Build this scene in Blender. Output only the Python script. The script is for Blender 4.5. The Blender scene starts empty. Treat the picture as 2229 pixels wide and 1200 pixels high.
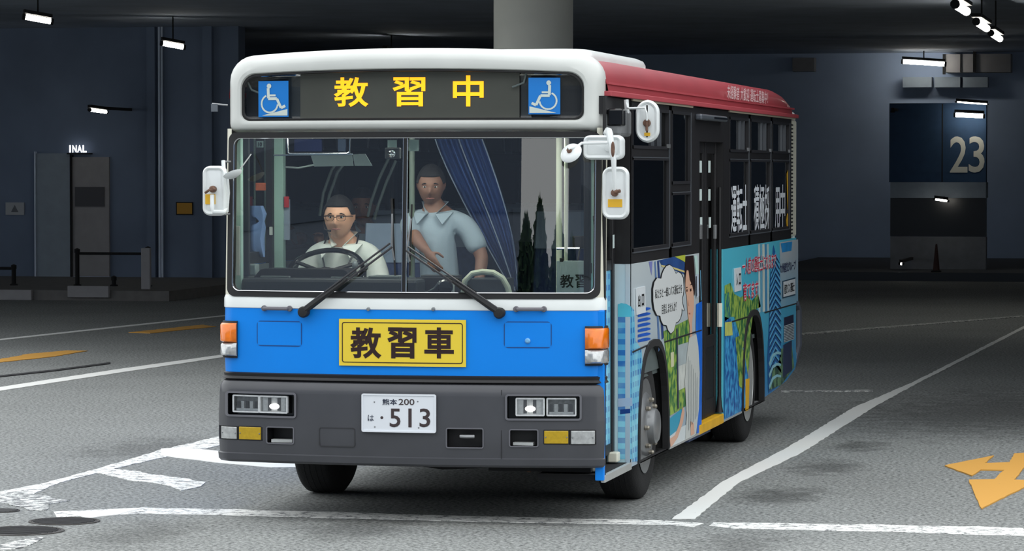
import bpy, bmesh, math, random
from mathutils import Vector, Matrix
from mathutils.geometry import tessellate_polygon
random.seed(7)
PI = math.pi
scene = bpy.context.scene
COL = scene.collection

# ------------------------------------------------------------------ camera
CAMP = Vector((4.671, -18.962, 2.079)); YAW = -.2096; PIT = -.0317; FPX = 7300.0
FWD = Vector((math.sin(YAW)*math.cos(PIT), math.cos(YAW)*math.cos(PIT), math.sin(PIT)))
RGT = Vector((math.cos(YAW), -math.sin(YAW), 0)); UPV = RGT.cross(FWD)
cam = bpy.data.cameras.new('camera'); camo = bpy.data.objects.new('camera', cam); COL.objects.link(camo)
camo.matrix_world = Matrix(((RGT.x, UPV.x, -FWD.x, CAMP.x), (RGT.y, UPV.y, -FWD.y, CAMP.y), (RGT.z, UPV.z, -FWD.z, CAMP.z), (0, 0, 0, 1)))
cam.sensor_width = 36; cam.lens = FPX*36/2229; cam.clip_end = 500
scene.camera = camo

# ------------------------------------------------------------------ sky (overcast) and exposure
w = bpy.data.worlds.new('overcast_sky'); scene.world = w; w.use_nodes = True
nt = w.node_tree; bg = nt.nodes['Background']
tc = nt.nodes.new('ShaderNodeTexCoord'); sx = nt.nodes.new('ShaderNodeSeparateXYZ'); rp = nt.nodes.new('ShaderNodeValToRGB')
nt.links.new(tc.outputs['Generated'], sx.inputs[0]); nt.links.new(sx.outputs['Z'], rp.inputs[0]); nt.links.new(rp.outputs[0], bg.inputs[0])
rp.color_ramp.elements[0].position = 0.0; rp.color_ramp.elements[0].color = (.72, .75, .76, 1)
rp.color_ramp.elements[1].position = .9; rp.color_ramp.elements[1].color = (.95, .98, 1.0, 1)
bg.inputs[1].default_value = 1.0
vs = scene.view_settings
vs.view_transform = 'Standard'; vs.look = 'None'; vs.gamma = 1; vs.use_curve_mapping = False
vs.exposure = 1.1
scene.cycles.use_denoising = True
scene.cycles.max_bounces = 10; scene.cycles.transparent_max_bounces = 24
scene.cycles.sample_clamp_indirect = 4.0

# ------------------------------------------------------------------ pixel helpers (2229 x 1200 frame): meet a sight line with a real plane
def ray(u, v): return FWD + RGT*((u-1114.5)/FPX) + UPV*((600-v)/FPX)
def meet(u, v, ax, val):
    q = ray(u, v); return CAMP + q*((val-CAMP[ax])/q[ax])
def SP(u, v, x=1.15): p = meet(u, v, 0, x); return (p.y, p.z)
def PX(u, v, y): p = meet(u, v, 1, y); return (p.x, p.z)
def GP(u, v): p = meet(u, v, 2, 0); return (p.x, p.y)

# ------------------------------------------------------------------ materials
def lin(c):
    o = []
    for x in c[:3]:
        x = x/255.0
        o.append(x/12.92 if x <= .04045 else ((x+.055)/1.055)**2.4)
    return (*o, 1)
MATS = {}
def mat(name, rgb, rough=.5, metal=0, var=0, vscale=6, bump=0, bscale=60, emit=0, coat=0, spec=.5, var_rgb=None):
    if name in MATS: return MATS[name]
    m = bpy.data.materials.new(name); m.use_nodes = True; n = m.node_tree; b = n.nodes['Principled BSDF']
    b.inputs['Base Color'].default_value = lin(rgb); b.inputs['Roughness'].default_value = rough; b.inputs['Metallic'].default_value = metal
    b.inputs['Specular IOR Level'].default_value = spec
    if coat: b.inputs['Coat Weight'].default_value = coat; b.inputs['Coat Roughness'].default_value = .08
    if emit: b.inputs['Emission Color'].default_value = lin(rgb); b.inputs['Emission Strength'].default_value = emit
    c = n.nodes.new('ShaderNodeTexCoord')
    if var or var_rgb:
        z = n.nodes.new('ShaderNodeTexNoise'); z.inputs['Scale'].default_value = vscale; z.inputs['Detail'].default_value = 5
        n.links.new(c.outputs['Object'], z.inputs['Vector'])
        r = n.nodes.new('ShaderNodeValToRGB'); a = lin(rgb)
        if var_rgb:
            r.color_ramp.elements[0].position = .42; r.color_ramp.elements[1].position = .58
            r.color_ramp.elements[0].color = a; r.color_ramp.elements[1].color = lin(var_rgb)
        else:
            r.color_ramp.elements[0].position = .3; r.color_ramp.elements[1].position = .7
            r.color_ramp.elements[0].color = tuple(x*(1-var) for x in a[:3])+(1,)
            r.color_ramp.elements[1].color = tuple(min(1, x*(1+var)) for x in a[:3])+(1,)
        n.links.new(z.outputs['Fac'], r.inputs[0]); n.links.new(r.outputs[0], b.inputs['Base Color'])
    if bump:
        z = n.nodes.new('ShaderNodeTexNoise'); z.inputs['Scale'].default_value = bscale; z.inputs['Detail'].default_value = 3
        n.links.new(c.outputs['Object'], z.inputs['Vector'])
        bp = n.nodes.new('ShaderNodeBump'); bp.inputs['Strength'].default_value = bump; bp.inputs['Distance'].default_value = .01
        n.links.new(z.outputs['Fac'], bp.inputs['Height']); n.links.new(bp.outputs[0], b.inputs['Normal'])
    MATS[name] = m; return m
def glass(name, tint, rough=0.0, ior=1.5):
    m = bpy.data.materials.new(name); m.use_nodes = True; n = m.node_tree; n.nodes.clear()
    out = n.nodes.new('ShaderNodeOutputMaterial'); mx = n.nodes.new('ShaderNodeMixShader'); fr = n.nodes.new('ShaderNodeFresnel')
    tr = n.nodes.new('ShaderNodeBsdfTransparent'); gl = n.nodes.new('ShaderNodeBsdfGlossy')
    fr.inputs[0].default_value = ior; tr.inputs[0].default_value = (*tint, 1); gl.inputs['Roughness'].default_value = rough
    n.links.new(fr.outputs[0], mx.inputs[0]); n.links.new(tr.outputs[0], mx.inputs[1]); n.links.new(gl.outputs[0], mx.inputs[2]); n.links.new(mx.outputs[0], out.inputs[0])
    MATS[name] = m; return m

M = dict(
 white=mat('white_paint', (234, 238, 236), .35, var=.05, vscale=3, coat=.3), cream=mat('cream_paint', (224, 222, 205), .4, var=.06),
 blue=mat('blue_paint', (0, 134, 236), .38, var=.04, vscale=2, coat=.15, spec=.3), dblue=mat('groove_blue', (8, 70, 140), .5),
 red=mat('red_paint', (160, 58, 66), .45, var=.06, vscale=2, coat=.15), red2=mat('red_trim', (176, 72, 80), .5),
 cap=mat('cap_white', (208, 210, 206), .4, var=.05, vscale=3, coat=.2), bump=mat('bumper_grey', (66, 67, 72), .42, var=.08, vscale=5, coat=.2), black=mat('black_trim', (22, 21, 24), .5), blackg=mat('gloss_black', (14, 15, 18), .15),
 rubber=mat('rubber', (26, 26, 28), .7), tyre=mat('tyre_rubber', (30, 30, 31), .85, var=.15, vscale=20, bump=.3, bscale=80),
 steel=mat('steel_grey', (150, 152, 154), .4, .7, var=.1), chrome=mat('chrome', (215, 217, 220), .12, 1), alu=mat('aluminium', (196, 198, 196), .4, .5, var=.06),
 rust=mat('rusty_metal', (112, 84, 70), .7, .2, var=.35, vscale=40), dark=mat('dark_underside', (20, 20, 22), .85),
 silver=mat('lamp_silver', (222, 224, 226), .25, .35, var=.12, vscale=60), amber=mat('amber_lens', (236, 120, 12), .2, coat=.6, var=.12, vscale=30), clear=mat('clear_lens', (190, 192, 192), .15, .4, var=.2, vscale=40, coat=.6),
 yellowl=mat('yellow_lens', (186, 152, 10), .2, coat=.6, var=.1, vscale=60), signy=mat('sign_yellow', (238, 208, 60), .45), ink=mat('dark_ink', (40, 14, 12), .5),
 black_ink=mat('black_ink', (18, 18, 20), .5), plate=mat('plate_white', (228, 232, 238), .4), platetxt=mat('plate_ink', (62, 50, 52), .5),
 signblue=mat('sign_blue', (10, 120, 205), .4), signwhite=mat('sign_white', (205, 215, 208), .5),
 led=mat('led_panel', (66, 68, 62), .5, var=.12, vscale=3), ledtxt=mat('led_amber', (255, 170, 18), .5, emit=.55),
 seatblue=mat('seat_fabric', (62, 78, 120), .9, var=.15, vscale=30), cover=mat('headrest_cover', (150, 168, 190), .9, var=.06), grey=mat('interior_grey', (88, 98, 98), .7, var=.06),
 dgrey=mat('dash_grey', (44, 50, 54), .6, var=.06), green=mat('rail_green', (172, 208, 196), .45), pale=mat('pale_rail', (196, 204, 182), .4),
 yellow=mat('yellow_paint', (222, 170, 30), .5, var=.1), sticker=mat('yellow_sticker', (226, 176, 40), .5, var=.08), orange=mat('orange_notice', (170, 84, 50), .6, var=.15, vscale=40),
 redn=mat('red_tag', (190, 50, 56), .5), skin=mat('skin', (216, 164, 134), .55, var=.06, vscale=12), skin_dim=mat('skin_shaded', (128, 92, 76), .6, var=.08, vscale=12), hair=mat('black_hair', (18, 17, 20), .8, var=.3, vscale=50),  # second skin is darkened: dimness behind the glass put into its colour
 shirt=mat('white_shirt', (232, 238, 232), .85, var=.04, vscale=9, bump=.6, bscale=11), shirt_dim=mat('white_shirt_shaded', (150, 166, 178), .85, var=.04, bump=.35, bscale=12),  # second shirt is white cloth, its colour lowered for the interior shade
 trouser=mat('dark_trousers', (36, 38, 46), .9), lip=mat('lips', (150, 92, 84), .6), eyew=mat('eye_white', (200, 196, 190), .4), shoe=mat('shoe_black', (20, 20, 20), .4),
 reflection_sheet=mat('blue_reflection', (58, 92, 158), .8, var=.1, vscale=14),
)
M['wind'] = glass('windshield_glass', (.86, .93, .91), ior=2.15); M['tint'] = glass('tinted_glass', (.10, .12, .14)); M['clearg'] = glass('clear_glass', (.93, .95, .94)); M['lens'] = glass('headlight_glass', (.92, .94, .95))

# ------------------------------------------------------------------ mesh building
class MB:
    def __init__(s): s.v = []; s.f = []
    def add(s, vs, fs):
        o = len(s.v); s.v += [tuple(p) for p in vs]; s.f += [tuple(i+o for i in f) for f in fs]; return s
    def box(s, x0, x1, y0, y1, z0, z1):
        return s.add([(x, y, z) for z in (z0, z1) for y in (y0, y1) for x in (x0, x1)],
                     [(0, 2, 3, 1), (4, 5, 7, 6), (0, 1, 5, 4), (2, 6, 7, 3), (0, 4, 6, 2), (1, 3, 7, 5)])
    def tube(s, pts, r, n=8, closed=False):
        pts = [Vector(p) for p in pts]; N = len(pts); rr = r if isinstance(r, (list, tuple)) else [r]*N; vs = []; prev = None
        for i, p in enumerate(pts):
            if closed: t = pts[(i+1) % N]-pts[i-1]
            else: t = pts[min(i+1, N-1)]-pts[max(i-1, 0)]
            t.normalize()
            a = prev if prev else (Vector((0, 0, 1)) if abs(t.z) < .9 else Vector((1, 0, 0)))
            a = (a-t*a.dot(t)).normalized(); prev = a; b = t.cross(a)
            vs += [p+(a*math.cos(2*PI*k/n)+b*math.sin(2*PI*k/n))*rr[i] for k in range(n)]
        fs = []
        for i in range(N if closed else N-1):
            j = (i+1) % N
            fs += [(i*n+k, i*n+(k+1) % n, j*n+(k+1) % n, j*n+k) for k in range(n)]
        if not closed: fs += [tuple(range(n))[::-1], tuple(range((N-1)*n, N*n))]
        return s.add(vs, fs)
    def rings(s, R, cap0=False, cap1=False):
        n = len(R[0]); vs = [p for r in R for p in r]; fs = []
        for i in range(len(R)-1): fs += [(i*n+k, i*n+(k+1) % n, (i+1)*n+(k+1) % n, (i+1)*n+k) for k in range(n)]
        if cap0: fs.append(tuple(range(n))[::-1])
        if cap1: fs.append(tuple(range((len(R)-1)*n, len(R)*n)))
        return s.add(vs, fs)
    def grid(s, rows):
        n = len(rows[0]); vs = [p for r in rows for p in r]
        return s.add(vs, [(i*n+k, i*n+k+1, (i+1)*n+k+1, (i+1)*n+k) for i in range(len(rows)-1) for k in range(n-1)])
    def poly(s, pts):
        pts = [Vector(p) for p in pts]
        if len(pts) <= 4: return s.add(pts, [tuple(range(len(pts)))])
        return s.add(pts, tessellate_polygon([pts]))
    def slab(s, pts, off):
        """flat polygon with thickness: pts front, shifted by off for the back"""
        pts = [Vector(p) for p in pts]; n = len(pts); off = Vector(off); t = tessellate_polygon([pts]); o = len(s.v)
        s.v += [tuple(p) for p in pts]+[tuple(p+off) for p in pts]
        s.f += [tuple(i+o for i in f) for f in t]+[tuple(i+o+n for i in f)[::-1] for f in t]+[(o+k, o+(k+1) % n, o+n+(k+1) % n, o+n+k) for k in range(n)]
        return s
    def lathe(s, prof, c, axis, n=32, a0=0, a1=2*PI):
        """prof: list of (radius, along-axis)"""
        ax = Vector(axis).normalized(); a = Vector((0, 0, 1)) if abs(ax.z) < .9 else Vector((1, 0, 0)); a = (a-ax*a.dot(ax)).normalized(); b = ax.cross(a); c = Vector(c)
        R = [[c+ax*h+(a*math.cos(2*PI*k/n)+b*math.sin(2*PI*k/n))*r for k in range(n)] for r, h in prof]
        return s.rings(R, prof[0][0] > 1e-4, prof[-1][0] > 1e-4)
    def ball(s, c, r, n=16, m=10):
        r = r if isinstance(r, (tuple, list)) else (r, r, r)
        R = [[(c[0]+r[0]*math.sin(PI*i/m)*math.cos(2*PI*k/n), c[1]+r[1]*math.sin(PI*i/m)*math.sin(2*PI*k/n), c[2]+r[2]*math.cos(PI*i/m)) for k in range(n)] for i in range(m+1)]
        return s.rings(R)
    def build(s, name, m, parent=None, smooth=False, bevel=0, weld=True, sharp=.6):
        me = bpy.data.meshes.new(name); me.from_pydata(s.v, [], s.f)
        bm = bmesh.new(); bm.from_mesh(me)
        if weld: bmesh.ops.remove_doubles(bm, verts=bm.verts, dist=1e-5)
        bmesh.ops.recalc_face_normals(bm, faces=bm.faces)
        if bevel: bmesh.ops.bevel(bm, geom=[e for e in bm.edges if len(e.link_faces) == 2 and e.calc_face_angle(0) > .5], offset=bevel, segments=2, profile=.5, affect='EDGES', clamp_overlap=True)
        if smooth:
            for f in bm.faces: f.smooth = True
            for e in bm.edges:
                if len(e.link_faces) == 2 and e.calc_face_angle(0) > sharp: e.smooth = False
        bm.to_mesh(me); bm.free()
        o = bpy.data.objects.new(name, me); COL.objects.link(o)
        if m: me.materials.append(m if not isinstance(m, str) else M[m])
        if parent: o.parent = parent
        return o
def tag(o, label=None, cat=None, group=None, kind=None):
    for k, v in (('label', label), ('category', cat), ('group', group), ('kind', kind)):
        if v: o[k] = v
    return o
def empty(name, loc=(0, 0, 0)):
    o = bpy.data.objects.new(name, None); COL.objects.link(o); o.location = loc; return o
def text_mesh(body, name, rect, fn, m, parent=None, bold=0.0, spacing=1.0):
    """flat lettering stretched to rect=(a0,a1,b0,b1) in a surface's own 2-D frame; fn maps (a,b) to a point"""
    c = bpy.data.curves.new('t', 'FONT'); c.body = body; c.size = 1; c.bevel_depth = bold; c.bevel_resolution = 0; c.fill_mode = 'FRONT'; c.space_character = spacing; c.resolution_u = 3
    o = bpy.data.objects.new('t', c); COL.objects.link(o); bpy.context.view_layer.update()
    me = bpy.data.meshes.new_from_object(o.evaluated_get(bpy.context.evaluated_depsgraph_get()))
    bpy.data.objects.remove(o); bpy.data.curves.remove(c)
    if bold:
        bm = bmesh.new(); bm.from_mesh(me); bmesh.ops.delete(bm, geom=[f for f in bm.faces if min(v.co.z for v in f.verts) < -1e-5], context='FACES'); bm.to_mesh(me); bm.free()
    xs = [v.co.x for v in me.vertices]; ys = [v.co.y for v in me.vertices]; a0, a1, b0, b1 = rect
    lx, hx, ly, hy = min(xs), max(xs), min(ys), max(ys)
    for v in me.vertices: v.co = fn(a0+(v.co.x-lx)/(hx-lx)*(a1-a0), b0+(v.co.y-ly)/(hy-ly)*(b1-b0))
    me.name = name; ob = bpy.data.objects.new(name, me); COL.objects.link(ob); me.materials.clear(); me.materials.append(M[m] if isinstance(m, str) else m)
    if parent: ob.parent = parent
    return ob
def rrect(x0, x1, z0, z1, r, n=6, camber=0):
    """rounded rectangle, points run anticlockwise from the lower left corner; same count for same n"""
    if not isinstance(r, (tuple, list)): r = (r,)*4
    P = []
    for (cx, cz, a, q) in ((x0+r[0], z0+r[0], PI, r[0]), (x1-r[1], z0+r[1], 1.5*PI, r[1]), (x1-r[2], z1-r[2], 0, r[2]), (x0+r[3], z1-r[3], .5*PI, r[3])):
        P += [(cx+q*math.cos(a+.5*PI*k/n), cz+q*math.sin(a+.5*PI*k/n)) for k in range(n+1)]
    O = []
    for i, p in enumerate(P):
        O.append(p); q = P[(i+1) % len(P)]
        if i % (n+1) == n: O += [(p[0]+(q[0]-p[0])*t/10, p[1]+(q[1]-p[1])*t/10) for t in range(1, 10)]
    if camber:
        w_ = (x1-x0)/2; c_ = (x0+x1)/2
        O = [(x, z-camber*((x-c_)/w_)**2*max(0, (z-z0)/(z1-z0))) for x, z in O]
    return O

# ================================================================== THE PLACE
def asphalt_material():
    m = bpy.data.materials.new('asphalt'); m.use_nodes = True; n = m.node_tree; b = n.nodes['Principled BSDF']; L = n.links.new
    c = n.nodes.new('ShaderNodeTexCoord')
    def noise(sc, det=4, rough=.6):
        z = n.nodes.new('ShaderNodeTexNoise'); z.inputs['Scale'].default_value = sc; z.inputs['Detail'].default_value = det; z.inputs['Roughness'].default_value = rough
        L(c.outputs['Object'], z.inputs['Vector']); return z.outputs['Fac']
    def math_(op, a, q):
        z = n.nodes.new('ShaderNodeMath'); z.operation = op
        for i, t in enumerate((a, q)):
            if isinstance(t, (int, float)): z.inputs[i].default_value = t
            else: L(t, z.inputs[i])
        return z.outputs[0]
    fine = noise(38, 4, .7); big = noise(.5, 4)
    r = n.nodes.new('ShaderNodeValToRGB'); L(fine, r.inputs[0])
    e = r.color_ramp.elements; e[0].position = .38; e[0].color = (.075, .080, .078, 1); e[1].position = .60; e[1].color = (.34, .35, .34, 1)
    f = math_('ADD', math_('MULTIPLY', big, .5), .75)
    # oil stains with a shape of their own
    for (u, v, rad, k) in ((1690, 1080, .30, .55), (1800, 1018, .28, .5), (1870, 972, .22, .5), (780, 1150, .35, .4), (300, 1165, .35, .35), (1610, 1185, .3, .35), (330, 975, .5, .35), (2150, 900, 1.3, .45)):
        x, y = GP(u, v); mp = n.nodes.new('ShaderNodeVectorMath'); mp.operation = 'SUBTRACT'; L(c.outputs['Object'], mp.inputs[0]); mp.inputs[1].default_value = (x, y, 0)
        ln = n.nodes.new('ShaderNodeVectorMath'); ln.operation = 'LENGTH'; sc_ = n.nodes.new('ShaderNodeVectorMath'); sc_.operation = 'MULTIPLY'; sc_.inputs[1].default_value = (1, .45, 1)
        L(mp.outputs[0], sc_.inputs[0]); L(sc_.outputs[0], ln.inputs[0])
        d = math_('DIVIDE', ln.outputs['Value'], rad); d = math_('ADD', d, math_('MULTIPLY', math_('SUBTRACT', noise(5, 4), .5), 2.2))
        g = n.nodes.new('ShaderNodeMapRange'); L(d, g.inputs[0]); g.inputs[1].default_value = .35; g.inputs[2].default_value = 1.15; g.inputs[3].default_value = 1-k; g.inputs[4].default_value = 1
        f = math_('MULTIPLY', f, g.outputs[0])
    mx = n.nodes.new('ShaderNodeVectorMath'); mx.operation = 'SCALE'; L(r.outputs[0], mx.inputs[0]); L(f, mx.inputs['Scale']); L(mx.outputs[0], b.inputs['Base Color'])
    b.inputs['Roughness'].default_value = .85; b.inputs['Specular IOR Level'].default_value = .3
    bp = n.nodes.new('ShaderNodeBump'); bp.inputs['Strength'].default_value = .5; bp.inputs['Distance'].default_value = .008; L(fine, bp.inputs['Height']); L(bp.outputs[0], b.inputs['Normal'])
    return m
def paint_material(name, rgb, wear, scale=9):
    m = bpy.data.materials.new(name); m.use_nodes = True; n = m.node_tree; b = n.nodes['Principled BSDF']; L = n.links.new
    c = n.nodes.new('ShaderNodeTexCoord'); a = n.nodes.new('ShaderNodeTexNoise'); a.inputs['Scale'].default_value = scale; a.inputs['Detail'].default_value = 9; a.inputs['Roughness'].default_value = .8
    L(c.outputs['Object'], a.inputs['Vector']); r = n.nodes.new('ShaderNodeValToRGB'); L(a.outputs['Fac'], r.inputs[0]); e = r.color_ramp.elements
    e[0].position = wear; e[0].color = (.14, .145, .15, 1); e[1].position = wear+.08; e[1].color = lin(rgb); L(r.outputs[0], b.inputs['Base Color']); b.inputs['Roughness'].default_value = .75
    return m
floor = tag(MB().grid([[(x, y, 0) for x in (-90, -20, 20, 90)] for y in (-90, -20, 20, 90)]).build('floor', asphalt_material()), kind='structure')
PW = paint_material('road_paint_white', (232, 232, 228), .30); PW2 = paint_material('road_paint_worn', (236, 236, 232), .42, 14); PY = paint_material('road_paint_yellow', (214, 158, 70), .28, 12); PWK = paint_material('road_paint_scuffed', (225, 226, 222), .47, 14)
MH = [.002]
def marking(name, px, m, jag=0.0):
    """painted marking, its outline taken on the ground plane, edges broken up a little"""
    MH[0] += .0004; h = MH[0]; P = [Vector((*GP(u, v), h)) for u, v in px]; Q = []
    for i, p in enumerate(P):
        q = P[(i+1) % len(P)]; k = max(1, int((q-p).length/.12)) if jag else 1
        for t in range(k):
            a = p.lerp(q, t/k); Q.append(a+Vector((random.uniform(-jag, jag), random.uniform(-jag, jag)*2, 0)) if jag else a)
    return MB().slab(Q, (0, 0, -h+.0005)).build(name, m, floor)
marking('white_line', [(120, 1114), (320, 1106), (640, 1113), (1000, 1124), (1440, 1134), (1530, 1140), (1510, 1148), (1440, 1144), (1000, 1136), (640, 1126), (320, 1119), (130, 1127)], PW2, .012)
marking('white_line', [(1555, 1138), (1900, 1143), (2229, 1150), (2400, 1154), (2400, 1172), (2229, 1168), (1900, 1158), (1600, 1152), (1540, 1146)], PW2, .010)
marking('white_line', [(1462, 1131), (1574, 1049), (1721, 971), (1858, 888), (1987, 833), (2229, 710), (2330, 660), (2342, 660), (2229, 716), (2005, 831), (1900, 888), (1748, 985), (1606, 1053), (1512, 1131)], PW, .006)
marking('white_line', [(-150, 1110), (0, 1072), (100, 1052), (245, 1012), (345, 982), (490, 948), (560, 930), (590, 930), (490, 968), (360, 996), (245, 1022), (130, 1052), (40, 1090), (-150, 1128)], PW2, .012)
marking('white_line', [(350, 978), (400, 975), (640, 1001), (690, 1008), (650, 1018), (590, 1019), (470, 1008), (350, 993)], PW, .006)
marking('white_line', [(190, 1026), (240, 1021), (330, 1032), (445, 1051), (435, 1062), (395, 1068), (370, 1058), (270, 1044)], PW2, .02)
marking('white_line', [(-60, 1084), (40, 1072), (95, 1082), (150, 1092), (100, 1100), (110, 1112), (60, 1112), (10, 1098), (-60, 1100)], PWK, .02)
marking('white_line', [(140, 1118), (240, 1112), (320, 1106), (255, 1122), (190, 1130)], PW, .01)
marking('white_line', [(40, 1178), (105, 1170), (60, 1192), (0, 1200), (-30, 1195)], PWK, .02)
marking('white_line', [(-300, 886), (0, 844), (250, 806), (470, 775), (700, 744), (700, 748), (470, 781), (250, 814), (0, 852), (-300, 896)], PW, .006)
marking('white_line', [(-300, 766), (0, 739), (240, 713), (480, 688), (700, 665), (700, 667), (480, 690), (240, 716), (0, 742), (-300, 769)], PW)
marking('yellow_line', [(-200, 800), (0, 783), (60, 772), (150, 764), (188, 765), (120, 777), (0, 790), (-200, 806)], PY, .02)
marking('yellow_line', [(280, 725), (440, 708), (470, 712), (330, 726)], PY, .02)
marking('white_line', [(1745, 726), (2000, 706), (2229, 688), (2229, 690), (2000, 709), (1745, 730)], PWK)
marking('white_line', [(1700, 852), (1765, 852), (1900, 850), (1900, 853), (1765, 854), (1700, 855)], PWK)
marking('tar_joint', [(-100, 834), (0, 819), (120, 806), (240, 790), (240, 793), (120, 809), (0, 822), (-100, 837)], mat('tar', (40, 40, 42), .9), .004)
marking('yellow_arrow', [(2055, 1016), (2163, 994), (2144, 1011), (2197, 1009), (2208, 990), (2300, 984), (2300, 1000), (2232, 1016), (2208, 1047), (2300, 1049), (2232, 1062), (2136, 1110), (2108, 1047), (2164, 1046), (2186, 1026), (2134, 1025), (2116, 1038)], PY, .004)
for (u, v, rx, lab) in ((45, 1157, 88, 'large round dark iron manhole cover beside the worn white line'), (140, 1136, 72, 'smaller dark manhole cover just beyond the large one'), (0, 1113, 40, 'dark drain cover at the left edge by the worn zebra paint')):
    x, y = GP(u, v); R_ = rx/FPX*(Vector((x, y, 0))-CAMP).length
    o = empty('manhole_cover', (x, y, 0)); tag(o, lab, 'manhole', 'manhole covers in the road')
    MB().lathe([(R_*.97, .0), (R_*.97, .004), (.0, .005)], (0, 0, 0), (0, 0, 1), 40).build('cover_plate', mat('iron', (52, 50, 52), .7, .3, var=.25, vscale=30), o)
    MB().lathe([(R_*.98, .0), (R_*.98, .006), (R_*1.06, .006), (R_*1.07, 0)], (0, 0, 0), (0, 0, 1), 40).build('rim', mat('iron_rim', (70, 68, 66), .7, .3), o)
    k = MB()
    for i in range(-4, 5):
        a = math.sqrt(max(0, 1-(i/5)**2))*R_*.9; k.box(-a, a, i*R_*.19-.01, i*R_*.19+.01, .004, .007)
    k.build('tread_ribs', 'rubber', o)

# ---- the covered terminal behind
CONC = mat('concrete_dark', (206, 218, 236), .9, var=.18, vscale=1.2, bump=.2, bscale=8); CONC2 = mat('concrete_wall', (110, 124, 146), .9, var=.15, vscale=.8)
PANEL = mat('pale_panel', (150, 148, 150), .7, var=.06); PANEL2 = mat('grey_panel', (140, 152, 164), .7, var=.06)
edge = [(70, 1), (3.5, 6.6), (-2.0, 10.0), (-9.5, 15.8), (-16, 20), (-75, 23)]
MB().slab([(x, y, 4.6) for x, y in edge]+[(-75, 62, 4.6), (70, 62, 4.6)], (0, 0, 1.1)).build('ceiling', mat('ceiling_concrete', (170, 182, 198), .9, var=.12, vscale=1.2))
tag(bpy.data.objects['ceiling'], kind='structure')
for i, (a, b) in enumerate(zip(edge, edge[1:])): zf = (3.75, 3.75, 4.15, 4.45, 4.45)[i]; tag(MB().slab([(*a, zf), (*b, zf), (b[0], b[1]+.4, zf), (a[0], a[1]+.4, zf)], (0, 0, 4.599-zf)).build('trim_%d' % (i+3), mat('added_fascia_concrete', (112, 112, 110), .9, var=.12, vscale=1.5)), kind='structure')  # unseen fascia drop, added to cut daylight reaching under the canopy
BACKW = mat('back_wall', (176, 194, 222), .9, var=.1, vscale=.6)
tag(MB().box(-75, 70, 54, 55, 0, 4.6).build('wall_back', BACKW), kind='structure')
tag(MB().box(-76, -75, 29, 55, 0, 4.6).build('wall_left', CONC2), kind='structure')
tag(MB().box(69.5, 70, 5, 55, 0, 4.6).build('wall_right', CONC2), kind='structure')
# left shop front wall behind its platform
LY = 38.0
xl = PX(520, 500, LY)[0]
tag(MB().box(-60, xl, LY, LY+.4, 0, 4.6).build('wall_left_front', CONC2), kind='structure')
tag(MB().box(-60, xl+.8, 31.5, LY-.002, 0, .16).build('trim_1', mat('kerb', (112, 110, 108), .9, var=.12)), kind='structure')
def onwall(u0, v0, u1, v1, Y): a = PX(u0, v0, Y); b = PX(u1, v1, Y); return (a[0], b[0], b[1], a[1])
def board(name, u0, v0, u1, v1, Y, m, th=.05, parent=None, back=None):
    x0, x1, z0, z1 = onwall(u0, v0, u1, v1, Y-th); return MB().box(x0, x1, Y-th, back or Y-.002, z0, z1).build(name, m, parent)
def thing(name, label, cat, group=None): return tag(empty(name), label, cat, group)
t = thing('wall_panel', 'tall plain grey wall panel under the white sign letters', 'panel'); board('panel_face', 78, 334, 153, 626, LY, PANEL2, .06, t); board('panel_frame', 74, 330, 78, 628, LY, CONC, .09, t)
t = thing('service_door', 'pale door with a dark notice below the white sign letters', 'door'); board('door_leaf', 157, 342, 238, 602, LY, PANEL, .06, t)
board('notice', 163, 407, 227, 450, LY-.06, mat('dark_notice', (70, 70, 76), .6), .02, t); board('kick_plate', 157, 602, 238, 622, LY, CONC, .07, t); board('door_frame', 153, 338, 157, 620, LY, 'dark', .1, t)
board('push_bar', 172, 549, 232, 552, LY-.06, 'dark', .03, t)
t = thing('warning_sign', 'small pale sign with a triangle at the far left of the dark wall', 'sign'); board('sign_plate', 12, 441, 52, 468, LY, mat('pale_sign', (170, 174, 178), .6), .03, t)
x0, x1, z0, z1 = onwall(24, 446, 40, 462, LY-.034); MB().poly([(x0, LY-.034, z0), (x1, LY-.034, z0), ((x0+x1)/2, LY-.034, z1)]).build('triangle', mat('sign_grey', (96, 100, 106), .6), t)
t = thing('yellow_notice', 'dim yellow notice plate on the dark wall left of the bus mirror', 'sign'); board('plate_face', 385, 442, 418, 466, LY, mat('dim_yellow', (190, 140, 40), .6), .03, t); board('plate_back', 383, 440, 420, 468, LY, 'dark', .02, t)
# downpipes and a wall pilaster
for (u0, u1, lab) in ((318, 338, 'dark square wall pilaster left of the thin pipes'), (440, 462, 'dark square wall pilaster nearest the bus side mirror')):
    o = board('wall_pilaster', u0, -30, u1, 632, LY, CONC2, .12); tag(o, lab, 'pilaster')
for (u, lab) in ((347, 'left one of two thin wall pipes'), (353, 'right one of two thin wall pipes')):
    x, _ = PX(u, 400, LY-.08); tag(MB().tube([(x, LY-.08, .16), (x, LY-.08, 2.2), (x, LY-.08, 4.6)], .02).build('wall_pipe', CONC, None, True), lab+' on the dark left wall', 'pipe')
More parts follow.
